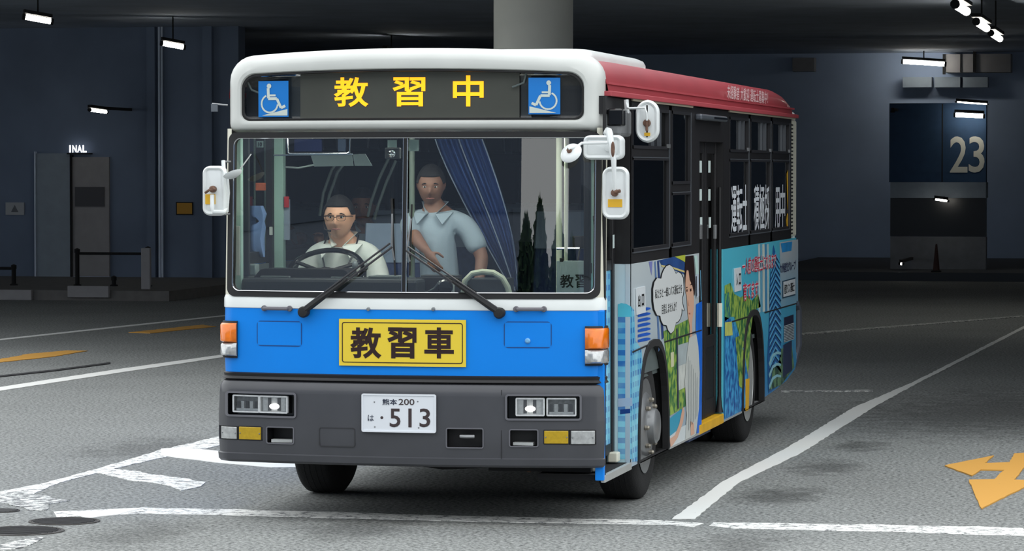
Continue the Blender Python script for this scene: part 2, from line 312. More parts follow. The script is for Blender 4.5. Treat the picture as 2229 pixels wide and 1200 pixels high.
# railing posts on the platform
def post(u, v0, v1, Y, lab, wpx=10):
    x, zt = PX(u, v0, Y); r = wpx/2/FPX*(Y+20); o = thing('barrier_post', lab, 'post', 'barrier posts on the left platform')
    o.location = (x, Y, .16); zt -= .16
    MB().lathe([(r, 0), (r, zt-.08), (r*1.25, zt-.08), (r*1.25, zt-.02), (0, zt)], (0, 0, 0), (0, 0, 1), 16).build('post_shaft', 'dark', o, True); MB().lathe([(r*1.8, 0), (r*1.8, .02), (r, .03)], (0, 0, 0), (0, 0, 1), 16).build('base_plate', 'dark', o)
    return x
a = post(30, 575, 655, 33.5, 'dark barrier post furthest left, in front of a pale kerb block'); b = post(168, 540, 650, 33.5, 'dark barrier post in front of the pale door'); c_ = post(322, 536, 632, 33.5, 'dark barrier post by the wall pilaster'); d_ = post(248, 600, 640, 33.5, 'short dark barrier post right of the pale door')
z_ = PX(100, 585, 33.5)[1]
tag(MB().tube([(a-3, 33.5, z_), (a-.04, 33.5, z_)], .025).build('barrier_rail', 'dark', None, True), 'dark horizontal rail leaving the frame at the far left post', 'rail')
z_ = PX(200, 552, 33.5)[1]; tag(MB().tube([(b+.04, 33.5, z_), (c_-.04, 33.5, z_)], .022).build('barrier_rail', 'dark', None, True), 'dark thin rail between the posts before the pale door', 'rail')
for (u0, v0, u1, v1, lab) in ((-40, 630, 72, 658, 'pale concrete kerb block at the far left'), (150, 622, 240, 648, 'pale low kerb block in front of the door'), (310, 540, 330, 630, 'narrow grey rack of three boxes by the wall pilaster')):
    x0, x1, z0, z1 = onwall(u0, v0, u1, v1, 31.5); tag(MB().box(x0, x1, 31.42, 31.498, max(z0, .0), z1).build('kerb_block' if v0 > 600 else 'box_rack', PANEL, None, bevel=.01), lab, 'kerb' if v0 > 600 else 'rack')
# white lit letters
x0, x1, z0, z1 = onwall(151, 316, 189, 332, LY-.16)
LIT = mat('lit_letters', (245, 246, 250), .5, emit=1.0)
sg = thing('lit_sign', 'white lit letters INAL above the pale door', 'sign')
for i, ch in enumerate('INAL'):
    a0 = x0+(x1-x0)*(0, .17, .45, .76)[i]; a1 = x0+(x1-x0)*(.09, .43, .74, 1)[i]
    text_mesh(ch, 'letter', (a0, a1, z0, z1), lambda a, b: (a, LY-.165, b), LIT, sg, .035)
board('letter_rail', 145, 333, 195, 336, LY-.0, 'dark', .16, sg)

# right: bay 23
RY = 46.0
rb = thing('bay_block', 'dark bay wall block carrying the number 23', 'wall block')
board('upper_wall', 1936, 225, 2146, 397, RY, mat('bay_blue', (34, 62, 92), .8, var=.1), .3, rb)
board('canopy_band', 1938, 397, 2146, 431, RY, PANEL2, .6, rb); board('dark_glazing', 1938, 431, 2146, 515, RY, mat('dark_glazing', (26, 30, 36), .3), .25, rb); board('lower_wall', 1938, 515, 2146, 604, RY, mat('bay_lower', (124, 126, 132), .8, var=.1), .3, rb)
for i, (u0, u1, ch) in enumerate(((2068, 2106, '2'), (2109, 2143, '3'))):
    x0, x1, z0, z1 = onwall(u0, 297, u1, 376, RY-.3); text_mesh(ch, 'numeral', (x0, x1, z0, z1), lambda a, b: (a, RY-.31, b), mat('numeral_grey', (196, 196, 186), .6), rb, .01)
o = board('joint', 2050, 226, 2052, 396, RY-.3, 'dark', .004, rb)
tag(MB().box(-4, 30, 43.5, 53.9, 0, .16).build('trim_2', mat('kerb2', (70, 74, 80), .9)), kind='structure')
x, z0 = PX(2038, 603, 43.9); ob = empty('traffic_cone', (x, 43.9, .16)); tag(ob, 'dark tall traffic cone in front of the pale lower wall under number 23', 'cone')
MB().box(-.09, .09, -.09, .09, 0, .03).build('cone_base', 'dark', ob, bevel=.008); MB().lathe([(.065, .03), (.02, .5), (.014, .52), (0, .525)], (0, 0, 0), (0, 0, 1), 20).build('cone_body', mat('cone_dark', (70, 44, 40), .7), ob, True)
# beams and ledges up in the right corner
mat('beam_dark', (150, 160, 174), .9, var=.1)
lb = thing('lit_ledge', 'pale lit ledge with dark mullions beside the long right lamp', 'ledge'); board('ledge_face', 2058, 118, 2200, 157, 53.6, PANEL, .2, lb, 53.99); board('mullion', 2118, 112, 2124, 157, 53.39, 'dark', .05, lb); board('mullion', 2090, 118, 2092, 157, 53.39, 'dark', .03, lb); board('mullion', 2052, 118, 2058, 162, 53.39, 'dark', .03, lb)
lb = thing('concrete_ledge', 'dim concrete ledge below the long right lamp', 'ledge')
for (u0, u1) in ((1965, 2028), (2034, 2090), (2096, 2150)): board('ledge_panel', u0, 168, u1, 190, 53.7, PANEL2, .1, lb, 53.99)
tag(board('wall_recess_panel', 1725, 126, 1772, 155, 53.7, PANEL, .1, None, 53.99), 'dim pale panel on the dark wall right of the bus roof', 'panel')
lb = thing('ceiling_duct', 'dim concrete duct along the top left of the terminal', 'duct')
board('duct_face', 200, -10, 1000, 12, 53.4, PANEL2, .3, lb, 53.99); board('duct_face', 195, 12, 1000, 46, 53.5, CONC, .3, lb, 53.98); board('duct_face', 650, 46, 1000, 90, 53.6, CONC, .3, lb, 53.97)
# round concrete pillar
pc = PX(1161, 60, 17.0); pr = 88/FPX*(17-CAMP.y)/math.cos(YAW)*.98
po = empty('concrete_pillar', (pc[0], 17, 0)); tag(po, 'round pale concrete pillar rising behind the bus roof', 'pillar')
MB().lathe([(pr, 0), (pr, 1.2), (pr, 3), (pr, 4.598)], (0, 0, 0), (0, 0, 1), 48).build('column_shaft', mat('pillar_concrete', (228, 226, 214), .8, var=.05, vscale=2), po, True); MB().lathe([(pr+.02, 0), (pr+.02, .35), (pr, .36)], (0, 0, 0), (0, 0, 1), 48).build('base_band', mat('pillar_band', (120, 118, 112), .8), po, True)
# strip lamps
LAMP = mat('lamp_tube', (255, 250, 238), .5, emit=12.0)
def lamp(u0, v0, u1, v1, Y0, Y1, lab, r=.05, wall=45.69, group='strip lamps in the terminal'):
    a = Vector((PX(u0, v0, Y0)[0], Y0, PX(u0, v0, Y0)[1])); b = Vector((PX(u1, v1, Y1)[0], Y1, PX(u1, v1, Y1)[1])); c = (a+b)/2
    o = empty('strip_lamp', c); tag(o, lab, 'lamp', group); a -= c; b -= c; d = (b-a).normalized()
    MB().tube([a, a.lerp(b, .5), b], r, 10).build('tube', LAMP, o, True)
    up = Vector((0, 0, r*1.3)); q = d.cross(Vector((0, 0, 1))).normalized()*r*1.4
    MB().slab([a-q+up, b-q+up, b+q+up, a+q+up], (0, 0, .05)).build('housing', 'dark', o)
    for p in (a, b): MB().lathe([(r*1.15, -.02), (r*1.15, .02)], p, d, 10).build('end_cap', 'dark', o)
    if c.z > 3.4: MB().tube([Vector((0, 0, r*1.3+.05)), Vector((0, 0, 4.6-c.z))], .012, 6).build('hanger', 'dark', o)
    else: MB().box(-.03, .03, 0, wall-c.y, r, r+.05).build('wall_bracket', 'dark', o)
lamp(52, 36, 113, 47, 26, 26.2, 'long strip lamp at the top left corner', .04)
lamp(352, 94, 401, 103, 34, 34.2, 'strip lamp in the upper left, halfway to the bus', .04)
lamp(195, 239, 232, 244, 36, 36.5, 'small dim strip lamp above the white sign letters', .028, 38)
lamp(838, 110, 866, 117, 42, 42.6, 'short strip lamp peeking out over the white bus roof', .03)
lamp(2079, 9, 2104, 25, 24.0, 25.4, 'nearest of three short lamps in the upper right corner', .055)
lamp(2125, 47, 2148, 62, 27.5, 28.9, 'middle of three short lamps in the upper right corner', .05)
lamp(2157, 72, 2177, 85, 31, 32.3, 'furthest of three short lamps in the upper right corner', .045)
lamp(1964, 134, 2058, 140, 52.8, 52.8, 'long strip lamp under the beam at the right', .045)
lamp(2081, 222, 2150, 227, 45.2, 45.4, 'very thin lamp just above the number 23 lamp', .012)
lamp(2078, 250, 2142, 253, 45.3, 45.3, 'short strip lamp right above the number 23', .04)
lamp(2034, 434, 2064, 438, 44.9, 44.9, 'small dim reflection, built as a glowing tube, under the pale band below number 23', .018, 45.38)  # a reflection, given a glowing tube of its own
lamp(1958, 574, 1966, 575, 43.6, 43.6, 'tiny low reflection, built as a glowing tube, left of the dark cone', .02)  # no lamp here: glowing tube stands in for a reflection
lamp(1941, 243, 1945, 243, 44.9, 44.9, 'tiny round lamp left of number 23', .018)
# the street side the windscreen looks back at: a dark office block and a row of trees
ob = empty('office_block', (-12, -52, 0)); tag(ob, 'dark office block across the street, seen only mirrored in the windscreen', 'building')
MB().box(-60, 16, -6, 6, 0, 24).build('walls', mat('office_wall', (128, 140, 158), .7, var=.1), ob)
for i in range(6):
    MB().box(-60.02, 16.02, 6, 6.06, 2.2+i*3.6, 4.0+i*3.6).build('window_band', mat('office_glass', (92, 106, 126), .4), ob)
ob = empty('parking_block', (38.3, -50, 0)); tag(ob, 'dark parking block right of the trees, seen only mirrored in the windscreen', 'building')
MB().box(-26.5, 20, -4, 4, 0, 11).build('walls', mat('office_wall', (0, 0, 0)), ob)
for i in range(3): MB().box(-26.52, 20.02, 4, 4.05, 1.4+i*3.2, 3.2+i*3.2).build('parking_opening', mat('office_glass', (0, 0, 0)), ob)
LEAF = mat('leaves', (46, 74, 44), .8, var=.4, vscale=3)
def tree(x, y, h, r, lab):
    o = empty('street_tree', (x, y, 0)); tag(o, lab, 'tree', 'street trees behind the camera')
    MB().lathe([(.22, 0), (.15, h*.4), (.06, h*.7)], (0, 0, 0), (0, 0, 1), 10).build('trunk', mat('bark', (70, 58, 48), .9), o, True)
    k = MB(); rnd = random.Random(int(x*100))
    for i in range(2600):
        t_ = rnd.random(); zz = h*(.06+.94*t_); rr = r*(1-t_**7)*.95+.04; a_ = rnd.uniform(0, 2*PI); q = rr*math.sqrt(rnd.random()); p = Vector((q*math.cos(a_), q*math.sin(a_), zz))
        e1 = Vector((rnd.gauss(0, 1), rnd.gauss(0, 1), rnd.gauss(0, .6))).normalized()*.30; e2 = e1.cross(Vector((rnd.gauss(0, 1), rnd.gauss(0, 1), rnd.gauss(0, 1)))).normalized()*.15
        k.add([p-e1, p+e2, p+e1, p-e2], [(0, 1, 2, 3)])
    tag(k.build('foliage', LEAF, o), kind='stuff')
for i, (x, y, h, r) in enumerate(((3.6, -33, 4.5, .95), (5.2, -35.7, 5.0, 1.0), (6.7, -33, 4.5, .95), (8.5, -35.7, 4.4, .9))): tree(x, y, h, r, ('first', 'second', 'third', 'fourth')[i]+' tree from the office block, mirrored in the windscreen')

# ================================================================== THE BUS (its front faces -y, its door side +x)
bus = empty('bus', (0, 0, 0)); tag(bus, 'white, blue and red training bus with yellow kanji plate and printed side', 'bus')
HW = 1.15; RC = .10; BOW = .12
XC = HW-RC*(1-math.sin(math.atan(2*BOW/1.07))); A0 = math.atan(2*BOW/XC); CX = XC-RC*math.sin(A0); CY = BOW+RC*math.cos(A0)
def fy(x):
    x = abs(x)
    if x <= XC: return BOW*(x/XC)**2
    s = min(1, (x-CX)/RC); return CY-RC*math.sqrt(max(0, 1-s*s))
def fn_(x):
    s = 1 if x >= 0 else -1; x = abs(x)
    a = math.atan(2*BOW*x/XC/XC) if x <= XC else math.asin(min(1, (x-CX)/RC))
    return (s*math.sin(a), -math.cos(a))
def rake(z): return max(0, z-1.3)*.05
def FPT(x, z, off=0): n = fn_(x); return (x+n[0]*off, fy(x)+n[1]*off+rake(z), z)
def FX(u, v):
    y = 0
    for i in range(9): x, z = PX(u, v, y); y = fy(max(-1.149, min(1.149, x)))+rake(z)
    return (x, z)
def frect(u0, v0, u1, v1): a = FX(u0, v0); b = FX(u1, v1); return (a[0], b[0], b[1], a[1])
def plan(x0=-HW, x1=HW, extra=(), side0=None, side1=None, n=40):
    X = set([x0+(x1-x0)*i/n for i in range(n+1)]+[e for e in extra if x0 < e < x1])
    for s in (-1, 1):
        for k in range(9):
            a = A0+(PI/2-A0)*k/8; x = s*(CX+RC*math.sin(a))
            if x0 <= x <= x1: X.add(x)
    X = sorted(X); out = [X[0]]
    for x in X[1:]:
        if x-out[-1] > 1e-4: out.append(x)
    P = [(x, fy(x), *fn_(x)) for x in out]
    if side0: P = [(x0, side0, -1, 0)]+P
    if side1: P = P+[(x1, side1, 1, 0)]
    return P
def sweep(P, prof): return [[(x+nx*o, y+ny*o+rake(z), z) for (x, y, nx, ny) in P] for (z, o) in prof]
def fgrid(name, x0, x1, z0, z1, off, m, parent, nx=12, nz=2, thick=0, **k):
    rows = [[FPT(x0+(x1-x0)*i/nx, z0+(z1-z0)*j/nz, off) for i in range(nx+1)] for j in range(nz+1)]
    b = MB().grid(rows)
    if thick:
        rows2 = [[FPT(x0+(x1-x0)*i/nx, z0+(z1-z0)*j/nz, off-thick) for i in range(nx+1)] for j in range(nz+1)]; b.grid(rows2)
        loop = lambda r: r[0]+[q[-1] for q in r[1:]]+r[-1][-2::-1]+[q[0] for q in r[-2:0:-1]]
        b.rings([loop(rows), loop(rows2)])
    return b.build(name, m, parent, **k)
def fpoly(name, pts, off, m, parent, thick=.002):
    """flat shape laid on the front skin (x,z points)"""
    b = MB(); n = len(pts); t = tessellate_polygon([[Vector((x, z, 0)) for x, z in pts]])
    b.add([FPT(x, z, off) for x, z in pts], t); b.rings([[FPT(x, z, off) for x, z in pts], [FPT(x, z, off-thick) for x, z in pts]])
    return b.build(name, m, parent)
def fring(name, x0, x1, z0, z1, r, wd, off, m, parent, depth=.004):
    a = rrect(x0, x1, z0, z1, r); q = rrect(x0+wd, x1-wd, z0+wd, z1-wd, max(.001, r-wd))
    return MB().rings([[FPT(x, z, off-depth) for x, z in a], [FPT(x, z, off) for x, z in a], [FPT(x, z, off) for x, z in q], [FPT(x, z, off-depth) for x, z in q]]).build(name, m, parent)
def ftext(body, name, rect, off, m, parent, bold=0.02): return text_mesh(body, name, rect, lambda a, b: FPT(a, b, off), m, parent, bold)

# ---- front skin: blue panel, white belt, pillars
Pfull = plan(side0=.9)
MB().grid(sweep(plan(side0=.30), [(.845, 0), (.95, .004), (1.1, .004), (1.258, .002)])).build('front_panel', 'blue', bus, True)
fp = bpy.data.objects['front_panel']
MB().grid(sweep(plan(side0=.30), [(1.258, .002), (1.262, .008), (1.315, .008), (1.335, 0)])).build('white_belt', 'white', bus, True)
MB().grid(sweep(plan(side0=.28), [(.89, -.02), (.872, .012), (.855, .008), (.84, .018), (.825, -.02)])).build('rubber_strip', 'black', bus, True)
for s in (-1, 1):   # windscreen pillars
    q = [p for p in plan(side0=.36, side1=.20) if s*p[0] > 1.095]
    MB().grid(sweep(q, [(1.33, 0), (1.8, 0), (2.32, 0)])).build('windscreen_pillar', 'cream', bus, True)
MB().box(1.10, 1.152, .14, .185, .27, 1.26).build('corner_post', 'blue', bus, bevel=.006)
MB().box(1.135, 1.153, .185, .2, .27, 2.50).build('door_seal', 'rubber', bus)
# hatches, handles, studs on the blue panel
for (a, b, knob) in (((560, 698), (658, 755), False), ((1097, 700), (1201, 758), True)):
    x0, x1, z0, z1 = frect(*a, *b); h = fgrid('hatch', x0+.006, x1-.006, z0+.006, z1-.006, .0065, 'blue', fp, 8, 2, .003); fring('hatch_seam', x0, x1, z0, z1, .025, .006, .006, 'dblue', fp)
    if knob: x, z = FX(1149, 742); MB().lathe([(.016, 0), (.016, .008), (.009, .016), (0, .017)], FPT(x, z, .006), (0, -1, 0), 16).build('hatch_knob', mat('pale_blue_knob', (120, 180, 225), .3), fp, True)
for (u0, u1, v) in ((577, 632, 671), (1124, 1184, 673)):
    x0, z = FX(u0, v); x1, _ = FX(u1, v); g = MB(); g.tube([FPT(x0, z, 0), FPT(x0+.008, z, .035), FPT((x0+x1)/2, z, .038), FPT(x1-.008, z, .035), FPT(x1, z, 0)], .011, 8); h = g.build('grab_handle', mat('handle_grey', (108, 106, 112), .5), bus, True)
    for x in (x0, x1): MB().lathe([(.018, -.002), (.016, .016), (0, .018)], FPT(x, z, .008), (0, -1, 0), 12).build('handle_foot', mat('handle_grey', (0, 0, 0)), h, True)
for u in (803, 944):
    x, z = FX(u, 673); MB().lathe([(.012, 0), (.01, .012), (0, .015)], FPT(x, z, .008), (0, -1, 0), 10).build('washer_nozzle', 'steel', bus, True)
# yellow training plate
x0, x1, z0, z1 = frect(740, 694, 1015, 799)
yp = fgrid('training_plate', x0, x1, z0, z1, .016, 'signy', bus, 12, 2, .008); yp['label'] = 'yellow plate with dark kanji'
fring('plate_border', x0+.018, x1-.018, z0+.018, z1-.018, .015, .005, .0175, 'ink', yp, .001)
for ch, u0, u1 in (('教', 764, 832), ('習', 845, 908), ('車', 925, 989)):
    a = FX(u0, 780); b = FX(u1, 713); ftext(ch, 'plate_character', (a[0], b[0], a[1], b[1]), .0175, 'ink', yp, .028)
# number plate
# ---- bumper with real pockets
def bprof(z):
    K = [(.345, .0), (.35, .03), (.362, .042), (.398, .046), (.404, .036), (.5, .042), (.62, .042), (.76, .036), (.80, .03), (.825, .012), (.838, -.02)]
    for (a, o), (b, p) in zip(K, K[1:]):
        if a <= z <= b: return o+(p-o)*(z-a)/(b-a)
    return 0
pock = dict(hl=frect(505, 853, 649, 907), hr=frect(1104, 860, 1263, 912), ll=frect(492, 925, 578, 959), lh=frect(588, 929, 645, 965), rh=frect(1111, 935, 1171, 971), rl=frect(1184, 935, 1292, 967), mid=frect(975, 932, 1053, 974))
zs = sorted(set([.345, .35, .362, .398, .404, .5, .62, .76, .8, .825, .838]+[z for r in pock.values() for z in r[2:]]))
xs = [x for r in pock.values() for x in r[:2]]
BP_ = plan(x0=-HW, x1=1.128, extra=xs, side0=.32)
rows = sweep(BP_, [(z, bprof(z)) for z in zs]); b = MB(); n = len(BP_)
b.v = [p for r in rows for p in r]
for j in range(len(zs)-1):
    for i in range(n-1):
        cx, cz = (BP_[i][0]+BP_[i+1][0])/2, (zs[j]+zs[j+1])/2
        if any(r[0] < cx < r[1] and r[2] < cz < r[3] and BP_[i][1] != .32 for r in pock.values()): continue
        b.f.append((j*n+i, j*n+i+1, (j+1)*n+i+1, (j+1)*n+i))
bumper = b.build('bumper', 'bump', bus, True, sharp=.5); bumper['label'] = 'dark grey plastic bumper'
def pocket(r, depth, m, parent, name='pocket'):
    x0, x1, z0, z1 = r; N = 8
    def loop(off): return [FPT(x0+(x1-x0)*i/N, z0, off(z0)) for i in range(N+1)]+[FPT(x0+(x1-x0)*i/N, z1, off(z1)) for i in range(N, -1, -1)]
    g = MB(); R0 = loop(bprof); R1 = loop(lambda z: bprof(z)-depth); g.rings([R0, R1]); n = len(R1)//2
    g.add(R1, [(i, i+1, 2*n-2-i, 2*n-1-i) for i in range(n-1)])
    return g.build(name, m, parent)
for k, d in (('lh', .09), ('rh', .09), ('mid', .08)):
    pocket(pock[k], d, 'black', bumper); x0, x1, z0, z1 = pock[k]; fring('pocket_rim', x0-.005, x1+.005, z0-.005, z1+.005, .014, .007, .0455, mat('rim_grey', (104, 104, 110), .3), bumper)
for k in ('lh', 'rh'):
    x0, x1, z0, z1 = pock[k]; MB().box(x0+.02, x1-.02, fy((x0+x1)/2)-.03, fy((x0+x1)/2)+.03, z0+.004, z0+.022).build('step_plate', 'alu', bumper)
x0, x1, z0, z1 = pock['mid']; x, z = FX(1018, 950); MB().tube([FPT(x-.04, z, .015), FPT(x, z, .028), FPT(x+.04, z, .015)], .012).build('tow_hook', 'steel', bumper, True)
x0, x1, z0, z1 = frect(700, 929, 778, 973); fring('blank_cover_seam', x0, x1, z0, z1, .015, .005, .0445, mat('seam_grey', (50, 50, 53), .5), bumper)
g = MB(); x, _ = FX(1093, 900); g.add([FPT(x-.002, .4, .048), FPT(x+.002, .4, .048), FPT(x+.002, .8, .0335), FPT(x-.002, .8, .0335)], [(0, 1, 2, 3)]); g.build('panel_seam', 'black', bumper)
# headlights
for k, inner in (('hl', 1), ('hr', -1)):
    x0, x1, z0, z1 = pock[k]; h = pocket((x0, x1, z0, z1), .05, 'blackg', bus, 'headlight'); fring('headlight_rim', x0-.008, x1+.008, z0-.008, z1+.008, .02, .012, .050, mat('rim_grey', (104, 104, 110), .3), h)
    w_ = (x1-x0); L_ = (x0+.03, x0+w_*.44) if inner == 1 else (x0+w_*.14, x0+w_*.5); R_ = (x0+w_*.47, x1-.06) if inner == 1 else (x0+w_*.56, x1-.03)
    for q, (a, c) in enumerate((L_, R_)):
        za, zb = z0+.025, z1-.022; l_ = fgrid('lamp_reflector', a, c, za, zb, .010, 'silver' if (q == 1) == (inner == 1) else mat('lamp_smoke', (128, 130, 134), .25, .5, var=.3, vscale=50), h, 6, 4)
        fring('lamp_bezel', a-.008, c+.008, za-.008, zb+.008, .008, .009, .034, 'silver', h, .02)
        fgrid('lamp_lens', a, c, za, zb, .030, 'lens', h, 6, 4)
        xm, zm = (a+c)/2, (za+zb)/2
        lit = (q == 1) == (inner == 1)
        if lit: MB().ball(FPT(xm, zm-.012, .016), (.032, .008, .017), 16, 8).build('bulb', mat('bulb_lit', (255, 250, 240), .3, emit=1.3), h, True)
        for i_ in range(5):
            xa_ = a+(c-a)*(.06+.18*i_); fgrid('reflector_facet', xa_, xa_+(c-a)*.13, za+.006, zb-(.006 if lit else .03), .0125, 'silver' if (i_ % 2 == 0) == lit else mat('facet_grey', (96, 98, 104), .3, .3), h, 1, 1)
        if not lit: fgrid('reflector_sill', a+.008, c-.008, za+.002, za+.016, .016, 'silver', h, 3, 1)
# lower lamps: clear outside, yellow fog inside
for (u0, v0, u1, v1, m_, nm) in ((494, 927, 523, 955, 'clear', 'corner_lamp'), (528, 928, 575, 957, 'yellowl', 'fog_lamp'), (1185, 937, 1237, 965, 'yellowl', 'fog_lamp'), (1243, 937, 1291, 966, 'clear', 'corner_lamp')):
    x0, x1, z0, z1 = frect(u0, v0, u1, v1); l_ = fgrid(nm, max(x0, -1.12), x1, z0, z1, .046, m_, bus, 6, 3, .03, bevel=.003); fring('lamp_frame', max(x0, -1.12)-.006, x1+.006, z0-.006, z1+.006, .008, .009, .042, 'rubber', l_, .02)
    for x in (max(x0, -1.12)+.008, x1-.008): MB().lathe([(.005, 0), (.004, .004), (0, .005)], FPT(x, (z0+z1)/2, .046), (0, -1, 0), 8).build('screw', 'steel', l_)
for k in ('ll', 'rl'): pocket(pock[k], .03, 'bump', bumper)
# number plate
x0, x1, z0, z1 = frect(795, 857, 952, 940); npl = fgrid('number_plate', x0, x1, z0, z1, .058, 'plate', bus, 8, 2, .006); fring('plate_rim', x0-.004, x1+.004, z0-.004, z1+.004, .012, .01, .062, 'plate', npl, .008)
def nrect(u0, v0, u1, v1): return frect(u0, v0, u1, v1)
ftext('熊本', 'plate_text', nrect(838, 867, 870, 881), .0595, mat('plate_navy', (46, 52, 72), .5), npl, .02); ftext('200', 'plate_text', nrect(873, 867, 907, 881), .0595, 'platetxt', npl, .01)
ftext('は', 'plate_text', nrect(807, 902, 820, 916), .0595, mat('plate_navy', (0, 0, 0)), npl, .01)
for ch, u0, u1 in (('5', 854, 877), ('1', 894, 901), ('3', 918, 941)):
    r = nrect(u0, 888, u1, 929); ftext('|' if ch == '1' else ch, 'plate_text', r, .0595, 'platetxt', npl, .012)
for (u, v, q) in ((837, 908, .009), (821, 874, .005), (914, 873, .005), (822, 928, .005), (916, 930, .005)):
    x, z = nrect(u, v, u, v)[0::2]; MB().lathe([(q, 0), (q*.8, .002), (0, .003)], FPT(x, z, .058), (0, -1, 0), 12).build('plate_bolt' if q < .006 else 'plate_dot', 'platetxt' if q > .006 else 'steel', npl)
# corner indicators
for s, (u0, v0, u1, v1) in ((-1, (471, 712, 502, 780)), (1, (1275, 716, 1316, 788))):
    z0 = FX(880, v1-3)[1]-.012; z1 = FX(880, v0-3)[1]; zm = z0+(z1-z0)*.40; xa, xb = (1.045, 1.15)
    def lump(name, za, zb, m_, grow, parent):
        R = []
        for (zz, k) in ((za, .6), (za+.01, 1), (zb-.012, 1), (zb, .7)):
            ring = []
            for i in range(9):
                x = xa+(xb-xa)*i/8; n_ = fn_(x); o_ = .008+.05*grow*k*math.sin(PI*(.12+.80*i/8)); ring.append((s*(x+n_[0]*o_), fy(x)+n_[1]*o_, zz))
            ring += [(s*(xb-.01), fy(xb)+.06, zz), (s*(xa), fy(xa)+.05, zz)]
            R.append(ring)
        return MB().rings(R, True, True).build(name, m_, parent, True, sharp=.9)
    base = lump('corner_indicator', z0-.012, z1+.012, 'rubber', .55, bus); lump('amber_lens', zm+.002, z1, 'amber', 1, base); lump('clear_lens', z0, zm-.002, 'clear', .95, base)

# ---- upper front cap with the destination sign
def outer(i): return rrect(-1.13+i, 1.132-i, 2.298+i*.6, 2.788-i*1.0, (.05, .05, .15, .15), 6, .045)
def inner(i): return rrect(-1.03-i, 1.03+i, 2.365-i, 2.662+i, (.05, .05, .09, .09), 6, .025)
def loopY(L, f): return [(x, f(x, z), z) for x, z in L]
cb = lambda x: .12*(min(abs(x), 1.13)/1.09)**2
R = [loopY(outer(.0), lambda x, z: .31)]+[loopY(outer(.0), lambda x, z: cb(x)+.14)]
for a in (15, 35, 55, 75, 90):
    a = math.radians(a); R.append(loopY(outer(.07*(1-math.cos(a))), lambda x, z: cb(x)+.14-.11*math.sin(a)))
R.append(loopY(inner(.02), lambda x, z: cb(x)+.028)); R.append(loopY(inner(.006), lambda x, z: cb(x)+.032)); R.append(loopY(inner(0), lambda x, z: cb(x)+.045)); R.append(loopY(inner(0), lambda x, z: cb(x)+.10))
MB().rings(R).build('front_cap', 'cap', bus, True, sharp=.8)
R = [loopY(inner(.002), lambda x, z: cb(x)+.046), loopY(inner(-.010), lambda x, z: cb(x)+.040), loopY(inner(-.014), lambda x, z: cb(x)+.06)]
sign = MB().rings(R).build('destination_sign', 'rubber', bus, True); sign['label'] = 'destination sign box with amber kanji display'
def sgrid(name, x0, x1, z0, z1, dy, m_, nx=24):
    return MB().grid([[(x0+(x1-x0)*i/nx, cb(x0+(x1-x0)*i/nx)+dy, z) for i in range(nx+1)] for z in (z0, (z0+z1)/2, z1)]).build(name, m_, sign)
L0 = inner(-.012); MB().add(loopY(L0, lambda x, z: cb(x)+.056), [tuple(f) for f in tessellate_polygon([[Vector((x, z, 0)) for x, z in L0]])]).build('sign_glass', 'clearg', sign)
sgrid('sign_back', -1.03, 1.03, 2.36, 2.665, .14, mat('sign_box_dark', (24, 26, 32), .5))
sgrid('led_panel', FX(650, 200)[0], FX(1128, 200)[0], 2.363, 2.652, .10, 'led'); sgrid('panel_edge', FX(622, 200)[0], FX(648, 200)[0], 2.363, 2.652, .12, 'dgrey', 4); sgrid('panel_edge', FX(1130, 200)[0], FX(1152, 200)[0], 2.363, 2.652, .12, 'dgrey', 4)
def sfx(u, v, dy=.1):
    y = .1
    for i in range(6): x, z = PX(u, v, y); y = cb(x)+dy
    return x, z
for ch, u0, v0, u1, v1 in (('教', 727, 168, 802, 233), ('習', 855, 168, 926, 232), ('中', 986, 164, 1053, 232)):
    a = sfx(u0, v1, .098); c = sfx(u1, v0, .098); text_mesh(ch, 'led_character', (a[0], c[0], a[1], c[1]), lambda p, q: (p, cb(p)+.096, q), 'ledtxt', sign, .018)
def wheelchair(u0, v0, u1, v1, flip):
    a = sfx(u0, v1, .06); c = sfx(u1, v0, .06); X0, X1, Z0, Z1 = a[0], c[0], a[1], c[1]; W = X1-X0; H = Z1-Z0
    def P(p, q, d=.0): p = 1-p if flip else p; x = X0+p*W; return (x, cb(x)+.066-d, Z0+q*H)
    pl = MB().slab([P(0, 0), P(1, 0), P(1, 1), P(0, 1)], (0, .004, 0)).build('wheelchair_sign', 'signblue', sign); pl['label'] = 'blue wheelchair symbol sign'
    g = MB(); r_ = .055
    def stroke(pts, wd):
        for (p, q) in zip(pts, pts[1:]):
            d = Vector((q[0]-p[0], (q[1]-p[1])*H/W)).normalized(); n_ = Vector((-d.y, d.x))*wd/2; k = H/W
            g.add([P(p[0]+n_.x, p[1]+n_.y/k, .002), P(p[0]-n_.x, p[1]-n_.y/k, .002), P(q[0]-n_.x, q[1]-n_.y/k, .002), P(q[0]+n_.x, q[1]+n_.y/k, .002)], [(0, 1, 2, 3)])
    def disc(cx, cz, r): g.add([P(cx+r*math.cos(2*PI*i/20), cz+r*math.sin(2*PI*i/20)*W/H, .002) for i in range(20)], [tuple(range(20))])
    disc(.36, .86, .075); stroke([(.33, .80), (.34, .52)], .09); stroke([(.33, .60), (.58, .60)], .06); stroke([(.33, .51), (.62, .51), (.76, .25), (.90, .31)], .085)
    stroke([(.38+.27*math.cos(math.radians(t)), .37+.27*W/H*math.sin(math.radians(t))) for t in range(115, 360, 15)], .055)
    g.add([P(.12, .04, .002), P(.97, .04, .002), P(.97, .22, .002)], [(0, 1, 2)]); g.build('wheelchair_pictogram', 'signwhite', pl, weld=False)
wheelchair(562, 176, 627, 255, False); wheelchair(1150, 169, 1219, 249, True)
